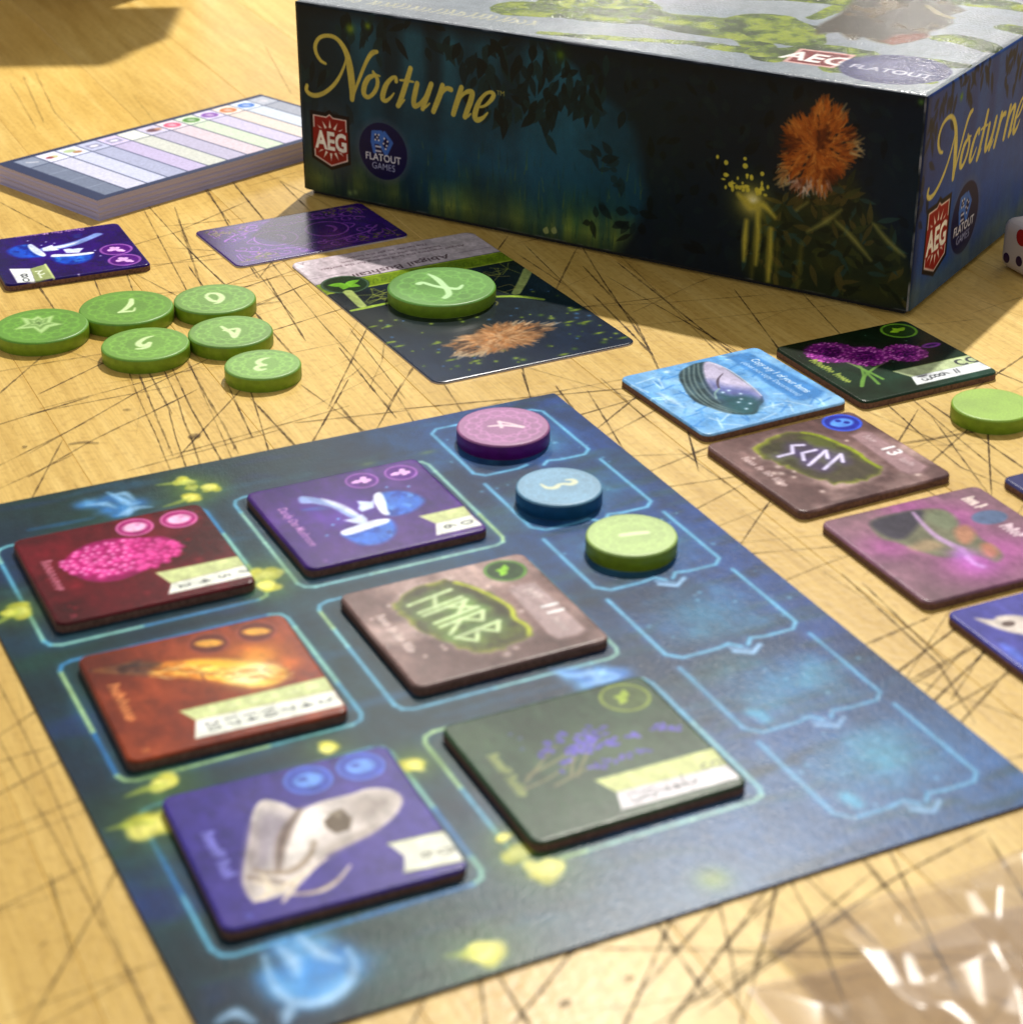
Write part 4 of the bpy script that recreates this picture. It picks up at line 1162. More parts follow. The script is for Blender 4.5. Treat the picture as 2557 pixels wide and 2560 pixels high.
# blue skull tile on the board ---------------------------------------------------
x, y, a = PLACE['T5']; F = tile_face(x, y, a, BT, (72, 62, 140)); F.fr = 'ZK'
F.mottled((60, 52, 126), 2.4, 661, .4, .7, .8); F.mottled((92, 78, 150), 3.5, 662, .5, .8, .7)
sk = "850,810 880,640 890,560 930,505 1010,515 1090,545 1180,510 1300,480 1380,455 1470,460 1520,500 1490,570 1400,640 1300,690 1200,740 1120,830 1060,880 1000,910 900,930 860,880"
F.poly(sk, (206, 198, 194), 1, .015, smooth=True)
F.poly("890,640 930,560 1000,560 1060,600 1010,680 960,780 900,780", (140, 132, 146), .75, .08, smooth=True)
F.poly("1080,560 1180,530 1200,600 1140,700 1060,760 1040,680", (238, 232, 226), .8, .06, smooth=True)
F.line("1090,545 1040,620 1010,700 1000,800", [.02, .05, .02], (104, 88, 80), .9, .03)
F.poly("1190,590 1240,550 1265,540 1310,580 1300,630 1240,645 1200,620", (96, 82, 66), .95, .015); F.poly("1200,560 1270,545 1260,580", (150, 138, 120), .8, .02)
F.poly("1290,510 1400,480 1490,490 1460,550 1350,600", (150, 140, 134), .7, .08, smooth=True)
F.poly("850,810 880,640 900,600 920,700 900,820 880,900", (150, 140, 140), .7, .05, smooth=True)
F.poly("1200,700 1300,650 1420,600 1400,640 1300,690 1180,760", (150, 140, 132), .7, .05, smooth=True)
F.line("1150,680 1130,740 1060,800 960,810 900,800", [.02, .035, .02], (150, 132, 112), .8, .02)
F.line("880,830 960,840 1060,860", .025, (126, 108, 92), .7, .02)
for p in ("900,930 1000,880 1100,820 1200,750", "900,850 980,870 1040,900", "1050,900 1160,890 1240,850 1300,780", "940,920 960,860 930,820", "1020,930 1060,880 1090,840"):
    F.line(p, [.014, .024, .010], (216, 204, 184), .95, .012)
F.line("1085,900 1170,880 1260,830", .010, (140, 120, 104), .8)
for p in ((1125, 420), (1345, 362)):
    c = icon(F, p, .105, (84, 108, 196), (58, 78, 172)); F.ell(c, .062, .05, (112, 160, 234), .95, .4, px=False); F.ell((c[0] - .02, c[1] + .014), .022, .018, (58, 78, 172), .9, .4, px=False)
Bn = banner(F, "1465,690 1690,640 1715,645 1775,755 1530,805 1530,740", top=(222, 226, 200)); F.line([Bn[0], Bn[1]], .014, (176, 186, 110), px=False, smooth=False); F.line([Bn[4], Bn[3]], .012, (176, 186, 110), px=False, smooth=False)
F.poly([Bn[0], Bn[1], Bn[3], Bn[4], Bn[5]], (224, 226, 212), .9, px=False)
F.text("6", F.L("1590,725")[0], .10, (90, 90, 80), .8, rot=-PI / 2, px=False); F.text("0", F.L("1660,710")[0], .10, (90, 90, 80), .8, rot=-PI / 2, px=False)
side_text(F, "~8,5", (675, 645), (775, 835), (130, 132, 210)); F.text("n", F.L("850,985")[0], .07, (110, 120, 220), .8, rot=-PI / 2, px=False)
finish_tile("tile", F, x, y, a, BT, "blue tile with a pale animal skull at the front of the board", GB)

# green lavender tile ---------------------------------------------------------------
x, y, a = PLACE['T6']; F = tile_face(x, y, a, BT, (54, 78, 58)); F.fr = 'ZL'
F.mottled((42, 64, 48), 2.4, 671, .4, .7, .8); F.mottled((76, 98, 72), 3.2, 672, .5, .8, .6)
for p in ("630,760 760,700 900,600", "640,720 720,620 790,540", "790,740 900,680 1000,630", "870,700 880,600 900,540", "650,690 800,610 880,560", "900,690 960,560 1020,480"):
    F.line(p, [.016, .012, .006], (128, 124, 92), .9)
R = np.random.RandomState(673)
for p0, p1, n_ in ((("700,600"), ("870,450"), 15), (("820,650"), ("960,440"), 20), (("890,560"), ("1040,450"), 20), (("940,560"), ("1210,480"), 24), (("960,650"), ("1250,555"), 16), (("1270,450"), ("1410,445"), 12)):
    A_2, B_2 = F.L(p0)[0], F.L(p1)[0]
    for k in range(n_):
        q = A_2 + (B_2 - A_2) * R.rand() + R.randn(2) * .012
        F.ell(q, .018, .011, [(86, 78, 170), (104, 92, 190), (70, 66, 150)][R.randint(3)], .95, .5, rot=R.rand() * 3, px=False)
for p in ((560, 480), (610, 500), (620, 555)): F.glow(p, .014, (84, 96, 160), .8)
c = icon(F, (1142, 292), .118, (120, 138, 58), (76, 94, 52)); leaves3(F, c, .115, (150, 172, 60), 1.0)
Bn = banner(F, "990,715 1590,550 1660,635 1725,700 1125,865 1100,775", top=(196, 204, 140), low=(222, 218, 224))
scribble_nums(F, Bn, ["13", "10", "7", "4", "2"], .085, t0=.14, t1=.62); F.line("1420,680 1440,720", .008, (110, 110, 110), .8); F.text("co", F.L("1540,665")[0], .11, (110, 112, 100), .8, px=False)
side_text(F, "~8,8", (440, 590), (610, 800), (150, 158, 96))
finish_tile("tile", F, x, y, a, BT, "grey-green tile with lavender sprigs at the board's front right", GB)

# light blue shell tile ---------------------------------------------------------------
x, y, a = PLACE['T7']; F = tile_face(x, y, a, 0, (122, 174, 222), 170); F.fr = 'ZQ'
F.mottled((92, 152, 210), 3, 681, .45, .7, .8); F.mottled((158, 202, 238), 4, 682, .5, .75, .8)
R = np.random.RandomState(683)
for k in range(120):
    xx, yy, aa = R.uniform(-.48, .4), R.uniform(-.46, .4), R.rand() * 3.14; l = R.uniform(.06, .16)
    F.line([(xx, yy), (xx + math.cos(aa) * l, yy + math.sin(aa) * l)], .014, [(70, 134, 204), (186, 220, 246), (96, 158, 216)][R.randint(3)], .7, .012, px=False, smooth=False)
F.line("450,620 540,670 640,730", [.01, .05, .01], (190, 222, 248), .8, .03)
sh = "605,500 620,450 700,405 760,388 830,380 900,400 980,440 1060,490 1150,560 1220,620 1250,680 1215,720 1190,775 1080,785 960,770 840,730 740,690 670,630 630,560"
F.poly(sh, (66, 90, 100), 1, .012, smooth=True)
F.poly(sh, (46, 66, 72), .8, .02, smooth=True, tex=(9, 5, .45, .6))
for p in ("640,440 650,540 720,640 850,730 1000,770", "680,420 690,530 760,640 880,720 1050,770", "720,400 725,520 800,640 900,710 1080,765", "750,395 760,480 820,600 920,690"):
    F.line(p, .012, (128, 148, 148), .7, .012)
F.poly("800,385 870,388 960,430 1060,500 1150,565 1230,640 1180,690 1080,650 960,640 880,610 820,540 790,450", (186, 180, 206), 1, .02, smooth=True)
F.poly("830,520 940,560 1080,580 1180,600 1240,660 1200,720 1100,750 960,690 870,620", (84, 96, 158), .8, .09, smooth=True)
F.poly("900,610 1000,640 1140,640 1230,690 1180,770 1060,770 960,710", (46, 92, 96), .85, .07, smooth=True)
F.line("940,470 905,510 900,550 912,585", [.006, .018, .012], (84, 74, 90), .9); F.line("912,585 880,620 890,660", .014, (130, 160, 160), .8)
for p in ((940, 615), (985, 600), (1075, 625), (1080, 665), (1120, 740), (1060, 690), (1150, 700)): F.glow(p, .016, (200, 226, 250), .9)
F.line("830,382 980,438 1150,560 1235,640", .010, (222, 224, 240), .7)
plate(F, "970,345 1060,315 1140,308 1720,610 1690,650 1540,680 1480,670", (74, 134, 196), (66, 122, 184))
side_text(F, "Copy any 1 of your Items", (1145, 365), (1570, 615), (214, 232, 250), .95, .075); side_text(F, "(does not copy Decorations)", (1075, 385), (1510, 640), (190, 216, 244), .85, .055)
F.glow((510, 458), .03, (206, 232, 252), .9)
finish_tile("tile", F, x, y, a, 0, "light blue tile with a dark mussel shell, on the bare table", GR)

# green allium tile -----------------------------------------------------------------
x, y, a = PLACE['T8']; F = tile_face(x, y, a, 0, (26, 42, 24), 170); F.fr = 'ZR'
F.mottled((18, 32, 18), 2.6, 691, .4, .7, .9); F.mottled((40, 70, 56), 3, 692, .5, .75, .6)
F.put(AL, np.clip((-.25 + .15 * (F.noise(2, 7) - .5) * 4 - F.Y) / .2, 0, 1) * .8, (52, 84, 72))
for p in ("600,380 760,450 900,520", "700,400 800,490 870,555", "960,375 840,440 760,510 745,575", "740,430 760,500 750,570"):
    F.line(p, [.012, .022, .022], (108, 150, 70), .95)
R = np.random.RandomState(693)
for p, rx in (((520, 325), .165), ((770, 352), .155), ((1065, 328), .140)):
    c = F.L([p])[0]; F.glow(c, rx * 1.15, (90, 30, 96), .8, px=False, ry=rx * 1.1)
    F.ell(c, rx * .97, rx * .95, (120, 34, 122), .95, .25, px=False); F.ell(c, rx * .55, rx * .5, (64, 8, 76), .9, .8, px=False)
    for k in range(210):
        aa = R.rand() * 6.283; rr = math.sqrt(R.rand())
        F.ell((c[0] + math.cos(aa) * rr * rx, c[1] + math.sin(aa) * rr * rx * .98), .010, .007, [(186, 78, 176), (154, 48, 150), (210, 120, 200), (110, 24, 118)][R.randint(4) if rr > .5 else R.choice([1, 3, 3])], .95, .5, px=False)
c = F.L("1255,272")[0]; F.ell(c, .07, .034, (132, 60, 160), 1, px=False); F.ell(c, .045, .016, (60, 20, 90), 1, px=False)
c = icon(F, (1018, 165), .118, (110, 160, 50), (40, 66, 22)); leaves3(F, c, .125, (150, 196, 44), .2)
Bn = banner(F, "975,465 1530,345 1610,395 1700,440 1150,565 1110,505", top=(190, 204, 160), low=(232, 236, 240))
scribble_nums(F, Bn, ["13", "8", "6"], .105, t0=.16, t1=.42, h=.45); F.line("1420,450 1445,475", .010, (80, 84, 90), .9); F.line("1440,445 1465,470", .010, (80, 84, 90), .9); F.text("co", F.L("1460,425")[0], .19, (70, 74, 80), .95, px=False, bold=.005)
side_text(F, "~9,6", (360, 385), (640, 550), (176, 190, 90)); specks(F, 10, (90, 130, 110), 694, .008, .7)
finish_tile("tile", F, x, y, a, 0, "dark green tile with three purple allium flowers", GR)

# pink tile -----------------------------------------------------------------------------
x, y, a = PLACE['T10']; F = tile_face(x, y, a, 0, (138, 104, 120)); F.fr = 'ZU'
F.mottled((112, 90, 96), 2.2, 701, .4, .7, .8); F.mottled((178, 132, 150), 3.2, 702, .5, .8, .6)
for p, r in (((300, 1290), .2), ((900, 1430), .25), ((1500, 1800), .25), ((100, 1780), .2), ((1100, 2000), .3)): F.glow(p, r, (170, 92, 156), .75)
F.poly("-120,1480 100,1390 420,1330 640,1310 800,1340 920,1450 960,1560 1120,1600 1250,1700 1400,1780 1480,1880 1400,1960 1240,1900 1060,1880 900,1900 700,1890 480,1820 200,1720 0,1660", (112, 112, 92), 1, .03, smooth=True)
F.poly("-120,1480 200,1370 480,1330 520,1420 400,1580 260,1680 60,1640", (62, 58, 72), .95, .04, smooth=True)
F.poly("540,1400 700,1340 860,1380 940,1500 820,1560 640,1500", (120, 128, 104), .9, .05, smooth=True)
F.poly("900,1560 1040,1510 1150,1620 1060,1740 940,1700", (170, 124, 100), .95, .04, smooth=True); F.poly("1220,1740 1340,1740 1430,1840 1360,1900 1250,1860", (178, 120, 100), .95, .04, smooth=True)
F.poly("350,1780 560,1680 760,1760 560,1830", (160, 138, 110), .8, .05, smooth=True)
F.line("400,1360 520,1500 700,1660 980,1800", [.02, .03, .05], (178, 148, 186), .95, .02); F.glow((1000, 1870), .09, (190, 130, 222), .9); F.glow((1150, 1980), .14, (178, 100, 180), .9)
F.line("1020,1840 1120,1960 1240,2010", .03, (206, 160, 226), .8, .03)
c = F.L("1320,1415")[0]; F.ell(c, .10, .075, (90, 110, 142), .95, .2, px=False)
side_text(F, "~4,1", (985, 1195), (1175, 1310), (226, 210, 204), .95, .10); side_text(F, "~5", (1440, 1520), (1650, 1660), (222, 200, 210), .9, .10)
finish_tile("tile", F, x, y, a, 0, "mauve pink tile with moss stone and violet streak at the right", GR)

# tiles cut by the right edge of the view
x, y, a = PLACE['T11']; F = tile_face(x, y, a, 0, (84, 84, 160)); F.fr = 'ZV'
F.mottled((70, 70, 146), 2.4, 711, .4, .7, .8)
F.poly("1140,705 1350,720 1420,680 1580,665 1760,690 2000,800 2100,1000 1900,1000 1724,905 1600,880 1400,820", (206, 196, 188), 1, .02, smooth=True)
F.ell((1548, 770), .035, .026, (92, 78, 74), .95, .3); F.ell((1900, 860), .05, .04, (110, 94, 90), .9, .3)
F.line("1480,1020 1620,1130 1760,1280", [.02, .06, .02], (98, 122, 222), .9, .04)
finish_tile("tile", F, x, y, a, 0, "blue tile with an animal skull cut off by the right edge", GR)
x, y, a = PLACE['T12']; F = tile_face(x, y, a, 0, (66, 68, 112), 90)
F.mottled((54, 58, 104), 2.4, 721, .4, .7, .8); F.glow((.1, 0), .3, (110, 116, 170), .6, px=False)
finish_tile("tile", F, x, y, a, 0, "slate blue tile corner below the plain green disc", GR)

# ------------------------------------------------------------------ wooden discs
DH = .092
def disc(px_c, diam, z, top, rim, label, group, strokes=None, fr='ZE', ink=(206, 232, 168), curls=1.0, cc=None, seed=0, star=False, blank=False, edge=None):
    c = ray_hit(px_c[0], px_c[1], np.array([0, 0, z + DH]), np.array([0, 0, 1.0]))
    R_ = diam / 2; rc = .010
    nr, ns = 46, 128
    F = Face((c[0], c[1], z + DH), (1, 0, 0), (0, 1, 0), 0, 0, 0, 0, 0, 0, top, polar=(R_, nr, ns)); F.fr = fr
    F.mottled(tuple(int(k * .88) for k in top), 5, 800 + seed, .4, .7, .7)
    Rn = np.random.RandomState(810 + seed)
    cc = cc or tuple(min(255, int(k * 1.16 + 8)) for k in top)
    if curls and not blank:
        n = 14
        for i in range(n):
            a0 = i * 2 * PI / n
            for rr_, l, dr in ((.74, .20, .07), (.60, .17, -.06), (.47, .15, .05)):
                P = [(R_ * (rr_ + dr * math.sin(t * PI)) * math.cos(a0 + l * (t - .5) * 2.2), R_ * (rr_ + dr * math.sin(t * PI)) * math.sin(a0 + l * (t - .5) * 2.2)) for t in np.linspace(0, 1, 6)]
                F.line(P, .010, cc, .85 * curls, .014, px=False)
            leaf(F, R_ * .62 * math.cos(a0 + .2), R_ * .62 * math.sin(a0 + .2), R_ * .20, R_ * .10, a0 + .5, cc, .38 * curls)
            F.ell((R_ * .82 * math.cos(a0 + .1), R_ * .82 * math.sin(a0 + .1)), .008, .008, cc, .5 * curls, .6, px=False)
    if star:
        P = F.L("90,832 165,797 137,755 205,764 245,744 275,762 345,741 328,785 405,797 322,815 265,858 215,822")
        F.poly(P, ink, .8, .02, px=False); m = P.mean(0)
        F.poly(m + (P - m) * .6, tuple(int(k * .8) for k in top), .8, .02, px=False); F.poly(m + (P - m) * .42, ink, .7, .02, px=False); F.poly(m + (P - m) * .2, (70, 110, 30), .9, .02, px=False)
    for p, w in (strokes or []): F.line(p, w, ink, .97, .012)
    root = empty("wooden_disc", (c[0], c[1], z), 0, label, "disc", group)
    V = [(F.X[i, j], F.Y[i, j], DH - (rc - math.sqrt(max(rc * rc - max(0, math.hypot(F.X[i, j], F.Y[i, j]) - (R_ - rc)) ** 2, 0)))) for i in range(1, nr) for j in range(ns)] + [(0, 0, DH)]
    ci = len(V) - 1
    fc = [(0 + j, (j + 1) % ns, ci) for j in range(ns)]
    for i in range(nr - 2):
        b = i * ns
        fc += [(b + j, b + ns + j, b + ns + (j + 1) % ns, b + (j + 1) % ns) for j in range(ns)]
    col = F.colors().reshape(nr, ns, 4); col = np.vstack([col[1:].reshape(-1, 4), col[0, :1]])
    mesh_obj("printed_face" if not blank else "top_face", V, fc, DISCPRINT, root, True, col)
    ring = [(R_ * math.cos(2 * PI * j / ns), R_ * math.sin(2 * PI * j / ns)) for j in range(ns)]
    V = [(u, v, DH - rc - 1e-5) for u, v in ring] + [(u * 1.004, v * 1.004, DH - rc - .004) for u, v in ring] + [(u * 1.004, v * 1.004, .008) for u, v in ring] + [(u * .985, v * .985, 0) for u, v in ring]
    fc = [(k * ns + j, (k + 1) * ns + j, (k + 1) * ns + (j + 1) % ns, k * ns + (j + 1) % ns) for k in range(3) for j in range(ns)]
    fc = [f[::-1] for f in fc] + [tuple(range(4 * ns - 1, 3 * ns - 1, -1))]
    fc = [f[::-1] for f in fc]
    mesh_obj("painted_rim", V, fc, rim, root, True)
GRIM = plain_mat("green_painted_wood", lin(116, 150, 32), .42, .45, .16, 420, .35)
PRIM = plain_mat("purple_painted_wood_shaded", lin(92, 8, 112), .42, .45, .16, 420, .35)  # purple, blue and lime rims: side shade put into the paint colour
BRIM = plain_mat("blue_painted_wood_shaded", lin(14, 74, 116), .42, .45, .16, 420, .35)
G1RIM = plain_mat("lime_painted_wood_shaded", lin(122, 144, 16), .42, .45, .16, 420, .35)
GD = "green discs beside the player board"  # the paler tops among these discs have sheen painted in
disc((103, 812.8), .592, 0, (92, 148, 34), GRIM, "green disc with a six-pointed star at the left edge", GD, star=True, ink=(186, 222, 148), seed=1)
disc((315.5, 767.4), .607, 0, (94, 148, 36), GRIM, "green wooden disc showing an upside-down seven", GD, [("846,637 840,668 806,700 766,722", [.03, .045, .035, .02]), ("766,722 815,716 858,712 868,692", [.02, .03, .02, .01])], seed=2)
disc((537, 745.6), .534, 0, (112, 160, 66), GRIM, "green wooden disc showing an upside-down six", GD, [("1330,612 1350,600 1400,602 1428,625 1408,650 1360,645 1328,622", [.03, .03, .04, .045, .035, .03]), ("1420,640 1410,658 1378,666", [.035, .012])], seed=3)
disc((363.3, 858.3), .544, 0, (106, 158, 50), GRIM, "green wooden disc showing an upside-down five", GD, [("985,874 935,888 892,918 905,936 940,932 962,918", [.012, .035, .045, .045, .03]), ("962,918 952,942 915,954 878,957", [.03, .03, .03, .02])], seed=4)
disc((575.9, 827.2), .532, 0, (112, 160, 66), GRIM, "green wooden disc showing an upside-down four", GD, [("1424,812 1462,836 1505,862", [.02, .035, .03]), ("1440,838 1480,832 1530,828 1526,858 1508,882 1490,858", [.02, .03, .035, .03, .03])], seed=5)
disc((656.7, 909.2), .465, 0, (120, 168, 74), GRIM, "small green wooden disc showing an upside-down three", GD, [("1732,1014 1690,1022 1660,1040 1676,1056 1705,1060", [.012, .035, .04, .03]), ("1705,1062 1665,1068 1648,1082 1672,1092 1708,1086", [.02, .035, .04, .02])], seed=6)
disc((1103.8, 714.1), .717, .0145, (96, 152, 60), GRIM, "large green disc marked X standing on the illustrated card", "discs", [("1118,478 1150,470 1240,496 1340,512 1430,518 1466,490", [.05, .035, .035, .045, .04, .02]), ("1190,400 1262,440 1335,512 1358,560 1325,592", [.015, .045, .045, .045, .04])], 'Z4', (190, 232, 170), seed=7)
disc((1257.8, 1064.6), .528, BT, (160, 100, 152), PRIM, "purple wooden disc marked four on the board's top slot", "discs on the board track", [("475,318 560,312 640,316 706,323", [.015, .025, .025, .03]), ("545,286 556,310 562,326", .022), ("545,287 620,300 702,321", [.02, .02, .02])], 'ZJ', (226, 202, 214), seed=8)  # pale top tones on the track discs: print plus painted sheen
disc((1397.5, 1214.8), .462, BT, (106, 158, 192), BRIM, "pale blue wooden disc marked three on the board track", "discs on the board track", [("833,718 875,742 930,742 962,720 990,716 1040,718 1068,702 1048,688 1005,688", [.012, .03, .035, .02, .03, .035, .03, .012])], 'ZJ', (206, 212, 178), curls=.35, seed=9)
disc((1578.8, 1336.3), .467, BT, (166, 198, 108), G1RIM, "lime green wooden disc marked one on the board track", "discs on the board track", [("1388,1070 1480,1058 1565,1050", [.03, .035, .03])], 'ZJ', (222, 238, 180), curls=.35, seed=10)
disc((2480, 1010), .466, 0, (150, 190, 66), GRIM, "plain lime green disc with no number near the right edge", "discs", blank=True, curls=0, seed=11)

# ------------------------------------------------------------------ cards
# illustrated card under the large disc
CX, CY, CA, CW, CL = -.36642, 12.78739, .47521, 1.4072, 2.3645
F = Face((CX, CY, .014), (math.cos(CA), math.sin(CA), 0), (-math.sin(CA), math.cos(CA), 0), -CW / 2, CW / 2, -CL / 2, CL / 2, 200, 336, (30, 40, 46))
F.mottled((18, 28, 30), 2, 901, .4, .7, .8); F.put(AL, np.clip((-.35 - F.Y) / .5, 0, 1) * .7, (30, 44, 72)); F.mottled((44, 60, 76), 4, 902, .55, .8, .6)
F.put(AL, np.clip((-.1 - F.Y) / .4, 0, 1) * np.clip((-.1 - F.X) * 3, 0, 1) * .5, (40, 56, 78))
F.put(AL, np.clip((F.Y - .70) / .01, 0, 1), (196, 184, 192))
F.fr = 'Z4'
g = F.L("300,545 1780,240"); b0, b1 = F.L("260,485")[0], F.L("345,565")[0]
yb1, yb0 = F.L("1500,300")[0][1] + .02, F.L("870,470")[0][1]
yt = .70; yl = .70 - .20
m = (F.Y < yt) & (F.Y > yl); F.put(AL, m * 1.0, (112, 138, 24)); F.put(AL, m * np.clip((F.noise(8, 903) - .5) * 3, 0, 1) * .6, (140, 160, 50))
for yy in (yt - .012, yl + .012): F.line([(-CW / 2, yy), (CW / 2, yy)], .016, (160, 178, 70), .8, px=False, smooth=False)
for i in range(22):
    xx = -CW / 2 + .05 + i * .062; F.line([(xx, yl + .05), (xx + .02, yl + .10), (xx + .045, yl + .13), (xx + .05, yl + .09), (xx + .03, yl + .08)], .008, (90, 116, 20), .9, px=False)
side_text(F, "Abigail Bushtail", (1345, 238), (575, 405), (84, 66, 72), .95, .115)
side_text(F, "Abigail wanders the land looking for the perfect", (1478, 160), (320, 362), (104, 86, 94), .9, .052)
side_text(F, "baubles to add to their collection.", (1285, 168), (482, 305), (104, 86, 94), .9, .052)
side_text(F, "The harder to get the better.", (1182, 152), (518, 272), (104, 86, 94), .9, .052)
F.text("A", F.L("190,305")[0], .075, (130, 112, 118), .9, rot=PI, px=False)
F.line("1690,185 1560,208 1400,238", .010, (150, 138, 150), .8); F.line("540,388 380,418 240,445", .010, (150, 138, 150), .8)
c = F.L("523,485")[0]; F.ell(c, .165, .165, (38, 58, 38), 1, px=False); F.ring(c, .155, .016, (80, 104, 84), .8, px=False); leaves3(F, c, .21, (112, 168, 52), 2.6); leaf(F, c[0], c[1], .13, .06, .3, (112, 168, 52))
F.fr = 'ZF'
for p, w in (("365,385 400,420 440,460", [.07, .06]), ("1330,265 1300,330 1265,390", [.07, .06])): F.line(p, w, (168, 184, 110), .95, smooth=False)
for p, w in (("385,485 480,465 600,440", [.03, .04, .03]), ("1150,410 1280,408 1410,425", [.03, .04, .03])): F.line(p, w, (150, 176, 66), .95)
R = np.random.RandomState(904)
for p in ("500,400", "540,420", "1180,290", "1220,260", "1150,370", "560,390"):
    for k in range(7):
        q = F.L(p)[0]; aa = R.rand() * 6.3; F.line([q, q + np.array([math.cos(aa), math.sin(aa)]) * .12], .008, (132, 140, 66), .8, px=False, smooth=False)
for p in ("1090,280 1150,300 1230,300", "1170,360 1230,345 1260,365 1200,385", "1140,430 1165,440 1160,455"): F.line(p, .012, (140, 134, 70), .7)
for k in range(90):
    xx, yy = R.uniform(-.66, .66), R.uniform(-1.12, -.05)
    F.glow((xx, yy), R.uniform(.012, .03), [(124, 146, 40), (150, 168, 60), (70, 110, 150), (84, 112, 40)][R.randint(4)], .75, px=False)
for p in ("500,570", "580,570", "590,655", "640,675", "840,660", "915,750", "1050,755", "1550,545", "1640,545", "1590,480", "1710,605", "1520,720", "1840,630"): F.glow(parse(p)[0], .05, (140, 160, 46), .85, ry=.02)
# generic stand-in for the portrait: a drift of tawny leaves
lc0 = F.L("1180,630")[0]; F.glow(lc0, .36, (104, 80, 60), .6, px=False, ry=.22)
def fawn(rr, u, v):
    if rr > .86: return [(190, 172, 146), (160, 138, 108), (120, 98, 76)][R.randint(3)]
    if abs(u) > .55 and R.rand() < .5: return [(70, 54, 46), (96, 74, 58)][R.randint(2)]
    return [(156, 116, 80), (178, 138, 98), (132, 94, 62), (186, 150, 112), (170, 116, 70)][R.randint(5)]
brush_clump(F, lc0, .42, .25, 800, R, fawn, .09)
card = empty("illustrated_card", (CX, CY, 0), CA, "large illustrated card with pale text panel and green band, under disc", "card")
flat_thing(card, F, .075, .006, .014, "printed_face", "card_edge", CARDPRINT, CARDEDGE)

# purple card back
PX, PY, PA, PW_, PL_ = -1.50181, 14.12838, .50127, 1.3265, .8351
F = Face((PX, PY, .016), (math.cos(PA), math.sin(PA), 0), (-math.sin(PA), math.cos(PA), 0), -PW_ / 2, PW_ / 2, -PL_ / 2, PL_ / 2, 250, 158, (58, 14, 112))
F.mottled((44, 8, 92), 3, 921, .4, .7, .8)
LC = (158, 96, 190)
def rl(p, w=.010, a=.85, col=LC): F.line(p, w, col, a, px=False)
for s_ in (1, -1):
    for t_ in (1, -1):
        rl([(s_ * .58, t_ * .20), (s_ * .58, t_ * .34), (s_ * .46, t_ * .34)], .008); rl([(s_ * .555, t_ * .18), (s_ * .555, t_ * .31), (s_ * .44, t_ * .31)], .006)
        for (cx_, cy_, r_, t0, t1) in ((.47, .22, .07, 0, 5.2), (.36, .27, .055, 1, 6), (.25, .30, .05, 0, 5), (.13, .31, .045, 1, 6), (.50, .10, .05, 0, 5), (.42, .13, .045, 2, 7), (.05, .24, .04, 0, 5)):
            T_ = np.linspace(t0, t1, 14); rl([(s_ * (cx_ + r_ * (1 - .12 * (k - t0)) * math.cos(k)), t_ * (cy_ + r_ * (1 - .12 * (k - t0)) * math.sin(k))) for k in T_], .009)
        rl([(s_ * .55, t_ * .1), (s_ * .44, t_ * .19), (s_ * .30, t_ * .22), (s_ * .14, t_ * .25), (0, t_ * .22)], .010)
        R = np.random.RandomState(922 + s_ + 2 * t_)
        for k in range(24):
            leaf(F, s_ * R.uniform(.32, .6), t_ * R.uniform(.24, .38), .05, .02, R.rand() * 6.3, [(108, 104, 70), (128, 116, 84), (84, 96, 50)][R.randint(3)], .8)
        for k in range(10): leaf(F, s_ * R.uniform(.1, .5), t_ * R.uniform(.18, .32), .05, .022, R.rand() * 6.3, LC, .6)
    F.ring((s_ * .20, 0), .155, .012, LC, .9, px=False)
    T_ = np.linspace(-1.2, 1.2, 12); rl([(s_ * .20 + .07 * math.cos(k), .07 * math.sin(k)) for k in T_], .010); rl([(s_ * .20 + .02 + .035 * math.cos(k), .06 * math.sin(k)) for k in T_], .009)
    rl([(s_ * .36, .06), (s_ * .42, .0), (s_ * .36, -.06)], .010)
for t_ in (1, -1): rl([(-.44, t_ * .36), (.44, t_ * .36)], .006); rl([(-.3, t_ * .33), (.3, t_ * .33)], .005)
card2 = empty("face_down_card", (PX, PY, 0), PA, "purple face-down card with lilac scrollwork in front of the box", "card")
flat_thing(card2, F, .055, .006, .016, "printed_face", "card_edge", CARDPRINT, CARDEDGE)

# ------------------------------------------------------------------ score pad
PZ = .158
up_ = np.array([0, 0, 1.0]); pO = np.array([0, 0, PZ])
Pf = ray_hit(243, 501, pO, up_); Pl = ray_hit(-2, 407, pO, up_); Pb = ray_hit(657, 233, pO, up_)
d_ = (Pb - Pl)[:2]; PLEN = np.hypot(*d_); pa = math.atan2(d_[1], d_[0]); PWID = abs((Pl - Pf)[:2] @ np.array([-math.sin(pa), math.cos(pa)]))
pex = np.array([math.cos(pa), math.sin(pa), 0]); pey = np.array([-math.sin(pa), math.cos(pa), 0])
F = Face(Pf, pex, pey, 0, PLEN, 0, PWID, 330, 150, (30, 46, 84))
F.fr = 'ZN'
xs = [F.L(p)[0][0] for p in ("650,725", "775,685", "895,645", "1025,608", "1160,575", "1280,540", "1400,505", "1520,470", "1640,430", "1765,395", "1885,355")]
st_ = (xs[-1] - xs[0]) / 10; xs = [xs[0] + st_ * i for i in range(14)]
ylow = .05 * PWID; yh = F.L("330,522")[0][1]; ytop = PWID * .955
cols = [(112, 124, 150), (206, 208, 232), (200, 206, 236), (170, 176, 208), (192, 182, 220), (206, 210, 204), (186, 182, 210), (214, 200, 212), (204, 218, 198), (202, 196, 226), (224, 210, 202), (204, 214, 230), (160, 166, 182)]
icn = [(150, 156, 176), (170, 60, 50), (120, 150, 70), (150, 150, 190), (140, 130, 180), (160, 160, 140), (110, 70, 70), (206, 84, 120), (70, 130, 50), (124, 70, 168), (196, 112, 60), (50, 110, 200), (180, 186, 200)]
